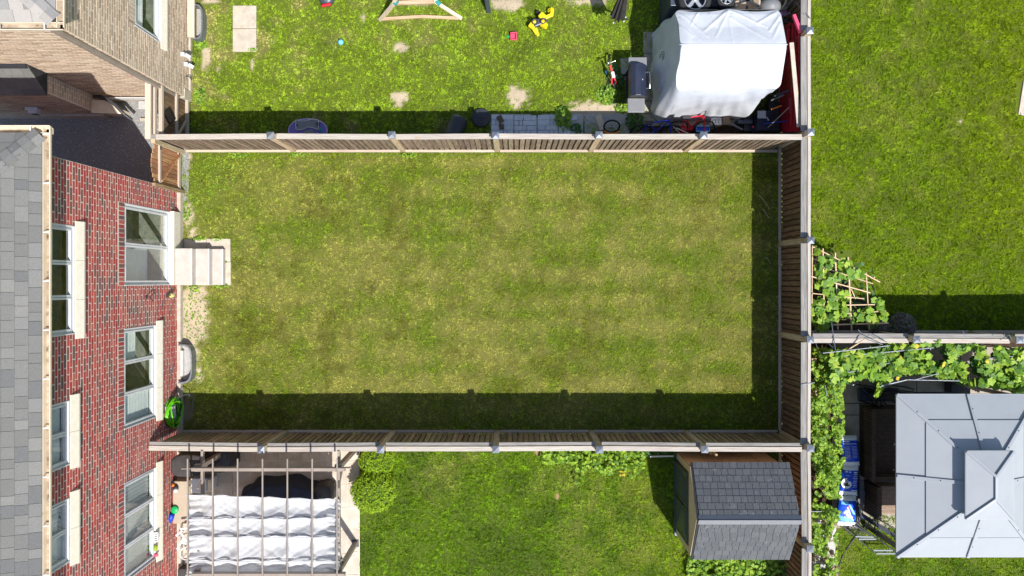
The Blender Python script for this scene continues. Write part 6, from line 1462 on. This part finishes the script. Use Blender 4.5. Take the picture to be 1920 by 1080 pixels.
for tier, (t0, t1, up) in enumerate(((0, .47, 0), (.44, 1.04, .020))):
    r0, r1 = ring(t0, up), ring(t1, up)
    for k in range(4):
        a_, b_ = Vector(r0[k]), Vector(r0[(k + 1) % 4]); c_, d_ = Vector(r1[(k + 1) % 4]), Vector(r1[k])
        for h_ in (0, 1):
            p = [a_.lerp(b_, h_ * .5), a_.lerp(b_, h_ * .5 + .5), d_.lerp(c_, h_ * .5 + .5), d_.lerp(c_, h_ * .5)]
            q = [v - Vector((0, 0, .014)) for v in p]
            MB().add(p + q, [(3, 2, 1, 0), (4, 5, 6, 7), (0, 1, 5, 4), (1, 2, 6, 5), (2, 3, 7, 6), (3, 0, 4, 7)]).build("roof_panel", 'gz', gz)
    if tier == 0:
        for k in range(4):
            s0_, s1_ = Vector(ring(.437, .004)[k]), Vector(ring(.437, .004)[(k + 1) % 4]); MB().beam(s0_.lerp(s1_, .03), s1_.lerp(s0_, .03), .018, .012).build("seam", 'gzgap', gz)
def rib(p, q, w=.075, par=None):
    r_ = bar("roof_rib", 'gzrib', par or gz, p, q, w, .035, bevel=.006); return r_
lo, hi = ring(-.01, .03), ring(1.0, .045)
for k in range(4):
    r_ = rib(lo[k], hi[k]); 
    for t in (.3, .62, .9): v = Vector(lo[k]).lerp(Vector(hi[k]), t); MB().lathe(v + Vector((0, 0, .018)), [(.014, 0), (.014, .006), (0, .008)], 8).build("bolt", 'ink', r_)
    m0, m1 = Vector(lo[k]).lerp(Vector(lo[(k + 1) % 4]), .5), Vector(hi[k]).lerp(Vector(hi[(k + 1) % 4]), .5); r_ = rib(m0, m1, .085)
    for t in (.25, .65): v = m0.lerp(m1, t); MB().lathe(v + Vector((0, 0, .018)), [(.014, 0), (.014, .006), (0, .008)], 8).build("bolt", 'ink', r_)
lo2 = ring(0, 0)
for k in range(4): MB().beam(Vector(lo2[k]) - Vector((0, 0, .035)), Vector(lo2[(k + 1) % 4]) - Vector((0, 0, .035)), .03, .06).build("fascia", 'gzrib', gz)
# raised top
cu = MB(); cz0, cz1 = 2.98, 3.20; hx_, hy_ = .53, .76; A4 = [Vector((gx + sx * hx_, gy + sy * hy_, cz0)) for sx, sy in ((-1, 1), (1, 1), (1, -1), (-1, -1))]; R2 = [Vector((gx, gy + .25, cz1)), Vector((gx, gy - .25, cz1))]
tops_ = [(A4[0], A4[1], R2[0]), (A4[1], A4[2], R2[1], R2[0]), (A4[2], A4[3], R2[1]), (A4[3], A4[0], R2[0], R2[1])]
for f in tops_:
    n_ = len(f); q = [v - Vector((0, 0, .014)) for v in f]; MB().add(list(f) + q, [tuple(reversed(range(n_))), tuple(range(n_, 2 * n_))] + [(i, (i + 1) % n_, n_ + (i + 1) % n_, n_ + i) for i in range(n_)]).build("top_panel", 'gz', gz)
for k, r_ in ((0, 0), (1, 0), (2, 1), (3, 1)): rib(A4[k] + Vector((0, 0, .02)), R2[r_] + Vector((0, 0, .02)), .06)
rib(R2[0] + Vector((0, 0, .022)), R2[1] + Vector((0, 0, .022)), .06)
for k in range(4): MB().beam(A4[k] - Vector((0, 0, .03)), A4[(k + 1) % 4] - Vector((0, 0, .03)), .025, .05).build("top_fascia", 'gzrib', gz)
for sx, sy in ((-1, 1), (1, 1), (1, -1), (-1, -1)):
    MB().box((gx + sx * .40 - .02, gy + sy * .60 - .02, z1g - .04), (gx + sx * .40 + .02, gy + sy * .60 + .02, cz0 + .02)).build("strut", 'blackmetal', gz)
    px_, py_ = gx + sx * (ax_ - .14), gy + sy * (ay_ - .14)
    MB().box((px_ - .05, py_ - .05, .02), (px_ + .05, py_ + .05, z0g - .02)).build("post", 'blackmetal', gz, bevel=.008)
MB().box((gx - bx_ + .02, gy - by_ + .02, z1g - .08), (gx + bx_ - .02, gy + by_ - .02, z1g - .05)).build("vent_net", 'ink', gz)

# wicker furniture
def wicker_mat(name, c1, c2):
    m = mat(name, c1, c2, rough=.6, scale=(10, 10, 10)); nt = m.node_tree; b = [n for n in nt.nodes if n.type == 'BSDF_PRINCIPLED'][0]
    geo = [n for n in nt.nodes if n.type == 'NEW_GEOMETRY'][0]
    cb_ = nt.nodes.new("ShaderNodeTexBrick"); cb_.inputs['Scale'].default_value = 9; cb_.inputs['Mortar Size'].default_value = .06; cb_.inputs['Row Height'].default_value = .30; cb_.inputs['Brick Width'].default_value = .34
    cb_.inputs['Color1'].default_value = (*c2, 1); cb_.inputs['Color2'].default_value = (*c1, 1); cb_.inputs['Mortar'].default_value = (*[x * .12 for x in c1], 1)
    nt.links.new(geo.outputs['Position'], cb_.inputs['Vector']); nt.links.new(cb_.outputs['Color'], b.inputs['Base Color'])
    bp = nt.nodes.new("ShaderNodeBump"); bp.inputs['Distance'].default_value = .01; nt.links.new(cb_.outputs['Fac'], bp.inputs['Height']); bp.invert = True; nt.links.new(bp.outputs[0], b.inputs['Normal']); return m
M['wicker'] = wicker_mat("brown wicker", hexc(96, 72, 56), hexc(128, 98, 78)); M['wicker_sunlit'] = wicker_mat("sunlit brown wicker", hexc(196, 160, 132), hexc(214, 180, 152))  # second one is the brown wicker lightened to look sunlit
def wsofa(label, px0, pxm, px1, py0, py1, seatm, z_=.85, zs=.5, arm=True, name="wicker_sofa"):
    t = thing(name, label, "wicker sofa", W((px0 + px1) / 2, (py0 + py1) / 2)); a_, b_ = W(px0, py1, .1), W(pxm, py0, z_)
    x0_ = W(px0, py0, .05).x; xm_ = W(pxm, py0, z_).x; x1_ = W(px1, py0, zs).x + .15; y1_ = W(0, py0, z_).y; y0_ = W(0, py1, z_).y
    b = MB(); q = [(x0_, .06), (xm_ - .06, z_), (xm_ + .03, z_), (xm_ + .0, zs), (xm_ + .0, .06)]; n_ = len(q)
    b.add([(x, y, z) for y in (y0_, y1_) for x, z in q], [tuple(range(n_)), tuple(range(2 * n_ - 1, n_ - 1, -1))] + [(i, n_ + i, n_ + (i + 1) % n_, (i + 1) % n_) for i in range(n_)]); b.build("backrest", 'wicker', t)
    MB().box((xm_ + .03, y0_ + .05, .12), (x1_ + .2, y1_ - .05, zs)).build("seat", seatm, t, bevel=.01)
    if arm:
        MB().box((xm_ + .03, y1_ - .14, .1), (x1_ + .2, y1_, zs + .22)).build("armrest", 'wicker', t, bevel=.01); MB().box((xm_ + .03, y0_, .1), (x1_ + .2, y0_ + .12, zs + .22)).build("armrest", 'wicker', t, bevel=.01)
    for y_ in (y0_ + .1, y1_ - .1): MB().box((x1_ + .05, y_ - .03, .0), (x1_ + .11, y_ + .03, .12)).build("leg", 'black', t)
    return t
wsofa("long dark brown wicker sofa left of the gazebo roof", 1612, 1640, 1676, 768, 905, 'wicker')
wsofa("smaller wicker chair with a sunlit seat below the long sofa", 1620, 1651, 1676, 914, 975, 'wicker_sunlit', arm=False, name="wicker_chair")
MB().lathe(W(1677, 833, .52), [(.02, 0), (.02, .012), (0, .014)], 8).build("button", 'cream', bpy.data.objects["wicker_sofa"]); MB().lathe(W(1675, 881, .52), [(.02, 0), (.02, .012), (0, .014)], 8).build("button", 'cream', bpy.data.objects["wicker_sofa"])
# black tube frames above and below
def tubes(t, L_, r_=.014, m='blackmetal', part="tube"):
    for a_, b_ in L_: MB().tube([W(*a_), W(*b_)], r_, 6).build(part, m, t)
bfr = thing("glider_bench", "black metal glider bench frame at the top left corner of the gazebo", "bench", W(1640, 740))
tubes(bfr, [((1609, 728, .5), (1641, 760, .5)), ((1612, 724, .8), (1645, 755, .7)), ((1609, 728, .9), (1609, 750, .3)), ((1600, 720, .8), (1650, 727, .8)), ((1609, 750, .4), (1684, 774, .4)), ((1640, 741, .9), (1684, 756, .9)), ((1643, 740, .9), (1643, 762, .3)), ((1652, 745, .9), (1652, 768, .3)), ((1684, 741, .9), (1684, 774, .3)), ((1645, 735, 1.0), (1684, 760, 1.0)), ((1622, 705, 1.1), (1640, 722, 1.1)), ((1650, 728, .9), (1686, 735, .9)), ((1655, 752, .7), (1665, 762, .7)), ((1665, 762, .7), (1677, 760, .7))], .017)
MB().box(W(1612, 752, .35), W(1684, 728, .38)).build("seat_sling", 'navy', bfr)
pl = MB(); pl.tube([W(1672, 722, .9), W(1700, 726, .9), W(1713, 730, .9), W(1712, 735, .9), W(1690, 733, .9), W(1665, 727, .9)], .02, 6); pl.build("armrest", 'black', bfr)
MB().box(W(1660, 741, .5), W(1800, 735, .54)).build("foot_bar", 'black', bfr)
tag(MB().box((W(1770, 738, .0).x, W(1770, 738, .3).y, 0), (W(1818, 0, .3).x, W(0, 706, .3).y, .35)).build("dark_planter", 'black', bevel=.02), "black planter under the vine above the gazebo roof edge", "planter")
lf = thing("lounger_frame", "black metal lounger frame with grey bars on the grass at the gazebo's lower corner", "lounger", W(1630, 1010))
tubes(lf, [((1570, 978, .3), (1642, 1038, .3)), ((1606, 982, .5), (1632, 1001, .5)), ((1632, 1001, .5), (1682, 1036, .45)), ((1604, 985, .42), (1631, 1004, .42)), ((1613, 953, 1.0), (1682, 994, 1.0)), ((1615, 962, .9), (1680, 1003, .85)), ((1640, 971, 1.0), (1640, 1000, .4)), ((1646, 976, 1.0), (1646, 990, .7)), ((1677, 995, .95), (1677, 1012, .6)), ((1614, 955, 1.0), (1614, 962, .9)), ((1640, 971, .9), (1619, 989, .5)), ((1634, 980, .8), (1624, 992, .5)), ((1576, 983, .3), (1604, 985, .42)), ((1638, 997, .5), (1647, 1008, .45))], .017)
for k in range(7): tubes(lf, [((1578 + 6 * k, 988 + .2 * k, .33), (1594 + 6 * k, 1002 + .3 * k, .33))], .008, part="slat")
for (a_, b_) in (((1604, 1006, .35), (1638, 1007, .35)), ((1610, 1011, .34), (1642, 1011, .34)), ((1638, 1032, .32), (1674, 1032, .32)), ((1643, 1038, .32), (1680, 1038, .32))): MB().beam(W(*a_), W(*b_), .035, .02).build("cross_bar", 'slategrey', lf)
MB().beam(W(1614, 966, .7), W(1682, 1008, .6), .09, .02).build("sling", 'navy', lf)
pipe("hose_end", 'grey', lf, [W(1646, 1008, .4), W(1650, 992, .6), W(1657, 988, .62), W(1664, 991, .6)], .012)

# blue bags
M['bagblue'] = mat("glossy blue bag film", hexc(10, 62, 186), hexc(24, 84, 214), rough=.3, scale=(4, 4, 4), bump=.2, bscale=12)
M['bagwhite'] = mat("white bag film", hexc(214, 216, 220), hexc(232, 232, 236), rough=.35, scale=(4, 4, 4), bump=.2, bscale=16)
M['sky_print'] = mat("light blue print", hexc(70, 160, 226), hexc(120, 196, 240), rough=.35)
def bag(label, corners, z_, pr, m2='bagwhite'):
    """corners: photo pixels of the top face, clockwise from the upper left"""
    t = thing("soil_bag", label, "bag", W(sum(c[0] for c in corners) / 4, sum(c[1] for c in corners) / 4)); Q = [W(*c, z_) for c in corners]
    def at(u_, v_): return Q[0].lerp(Q[1], u_).lerp(Q[3].lerp(Q[2], u_), v_)
    def hgt(u_, v_): return .07 * (math.sin(math.pi * min(max(u_, 0), 1)) ** .4) * (math.sin(math.pi * min(max(v_, 0), 1)) ** .4) + .012 * nz(u_ * 6 + corners[0][1], v_ * 8, 1, 3)
    n1_, n2_ = 15, 21
    for nm, va, vb, m_ in (("film", .13, .90, 'bagblue'), ("top_seam", -.03, .13, m2), ("bottom_seam", .90, 1.05, m2)):
        top = []; 
        for i in range(n1_ + 1):
            row = []
            for j in range(n2_ + 1): u_ = i / n1_; v_ = va + (vb - va) * j / n2_; p = at(u_, v_); row.append((p.x, p.y + (.01 * math.sin(u_ * 30) if v_ < 0 or v_ > 1.02 else 0), z_ + hgt(u_, v_) - .05))
            top.append(row)
        b = MB(); b.grid(top); bot = [[(x, y, z_ - .16 - (z - z_) * .5) for x, y, z in row] for row in top]; b.grid([r_[::-1] for r_ in bot])
        for e0, e1 in ((top[0], bot[0]), (top[-1], bot[-1]), ([r_[0] for r_ in top], [r_[0] for r_ in bot]), ([r_[-1] for r_ in top], [r_[-1] for r_ in bot])): b.grid([e0, e1])
        b.build(nm, m_, t)
    def strip(u0, v0, u1, v1, w_, m_='bagwhite', name="print_line", up=.005):
        pts = [at(u0 + (u1 - u0) * k / 6, v0 + (v1 - v0) * k / 6) for k in range(7)]; hs_ = [z_ + hgt(u0 + (u1 - u0) * k / 6, v0 + (v1 - v0) * k / 6) - .05 + up for k in range(7)]
        d = (pts[-1] - pts[0]).normalized(); n_ = Vector((-d.y, d.x, 0)) * w_ / 2
        b = MB(); b.grid([[tuple(Vector((p.x, p.y, h_)) + s * n_) for p, h_ in zip(pts, hs_)] for s in (-1, 1)], False); b.build(name, m_, t)
    pr(strip, t, at, hgt); return t
def pr1(strip, t, at, hgt):
    strip(.08, .17, .45, .17, .02)
    for k, v_ in enumerate((.24, .26)): strip(.06, v_, .9, v_, .006)
    for k in range(9): strip(.10, .36 + .05 * k, .44, .35 + .05 * k, .006); strip(.55, .34 + .05 * k, .9, .35 + .05 * k, .006)
    strip(.12, .80, .4, .64, .007); strip(.5, .3, .5, .85, .004, 'ink')
def pr2(strip, t, at, hgt):
    strip(.12, .18, .28, .18, .025); strip(.36, .19, .5, .19, .02); strip(.68, .2, .92, .2, .03)
    for k in range(8): strip(.66 - .02 * (k % 3), .27 + .065 * k, .92, .27 + .065 * k, .008 if k % 2 else .014)
    for k in range(2): strip(.2, .32, .46, .32, .008)
    c_ = at(.28, .60); z = t.location.z; zz = .45 + hgt(.28, .6) - .045
    MB().lathe((c_.x, c_.y, zz), [(0, .008), (.135, .0)], 28).build("disc_print", 'bagwhite', t)
    f = MB()
    for (dx, dy, w_, h_) in ((-.07, -.02, .03, .09), (-.03, -.03, .04, .07), (.01, -.02, .035, .10), (.05, -.05, .05, .03), (.0, .06, .02, .04)): f.box((c_.x + dx - w_ / 2, c_.y + dy - h_ / 2, zz + .009), (c_.x + dx + w_ / 2, c_.y + dy + h_ / 2, zz + .012))
    f.build("figure_print", 'ink', t)
    strip(.6, .86, .95, .86, .03)
def pr3(strip, t, at, hgt):
    strip(.1, .22, .5, .22, .10, 'sky_print'); strip(.1, .75, .9, .84, .12, 'sky_print'); strip(.55, .25, .9, .62, .05, 'sky_print'); strip(.45, .35, .85, .86, .03); strip(.5, .3, .6, .5, .02, 'pink'); strip(.45, .62, .8, .74, .06)
bag("uppermost of the three blue bags beside the side vine, printed with fine white lines", [(1578, 819), (1608, 819), (1613, 871), (1583, 872)], .45, pr1)
bag("middle blue bag with a white round print showing dark figures", [(1583, 875), (1611, 876), (1609, 928), (1575, 926)], .45, pr2)
bag("lowest of the three blue bags with light blue swirls and a white end", [(1577, 932), (1607, 933), (1605, 985), (1567, 983)], .45, pr3)
MB().box(W(1584, 985, .0), W(1604, 825, .0) + Vector((0, 0, .27))).build("bag_stand", 'black'); tag(bpy.data.objects['bag_stand'], "low black bench that carries the three blue bags", "bench")
tag(MB().add([W(1612, 900, .5), W(1616, 902, .5), W(1622, 925, .5), W(1620, 950, .5), W(1612, 930, .5), W(1612, 900, .47), W(1616, 902, .47), W(1622, 925, .47), W(1620, 950, .47), W(1612, 930, .47)], [(0, 4, 3, 2, 1), (5, 6, 7, 8, 9), (0, 1, 6, 5), (1, 2, 7, 6), (2, 3, 8, 7), (3, 4, 9, 8), (4, 0, 5, 9)]).build("grey_tarp", 'slategrey'), "dark grey tarp corner between the bags and the wicker chair", "tarp")

weed("sparse weeds scattered over the sandy strip beside the red house", 368, 592, 24, 230, .022, 'leaf_vine', .05, rpy=60)
weed("sparse weeds on the sandy ground around the window well", 380, 690, 22, 120, .022, 'leaf_vine', .05, rpy=34)
weed("sparse weeds on the sandy strip above the steps", 356, 400, 14, 80, .022, 'leaf_vine', .05, rpy=40)
weed("broad leaved clover patch in the upper left corner of the middle garden", 400, 330, 44, 260, .020, 'leaf_lime', .06, rpy=36)
weed("broad leaved weeds dotted in the grass right of the steps", 470, 470, 36, 150, .018, 'leaf_vine', .05, rpy=36)
# fallen leaves and bits on the roofs and lawns
M['litter'] = leafmat("fallen leaf", [(0, (.28, .2, .1)), (.5, (.4, .34, .18))])
li = leaves("leaf_litter", None, 'litter', [tuple(W(random.uniform(350, 1455), random.uniform(290, 800), .05)) for _ in range(170)], .016, 3, .3)
li['kind'] = 'stuff'; li['label'] = "tiny dry leaf bits scattered on the middle lawn"; li['category'] = "leaves"
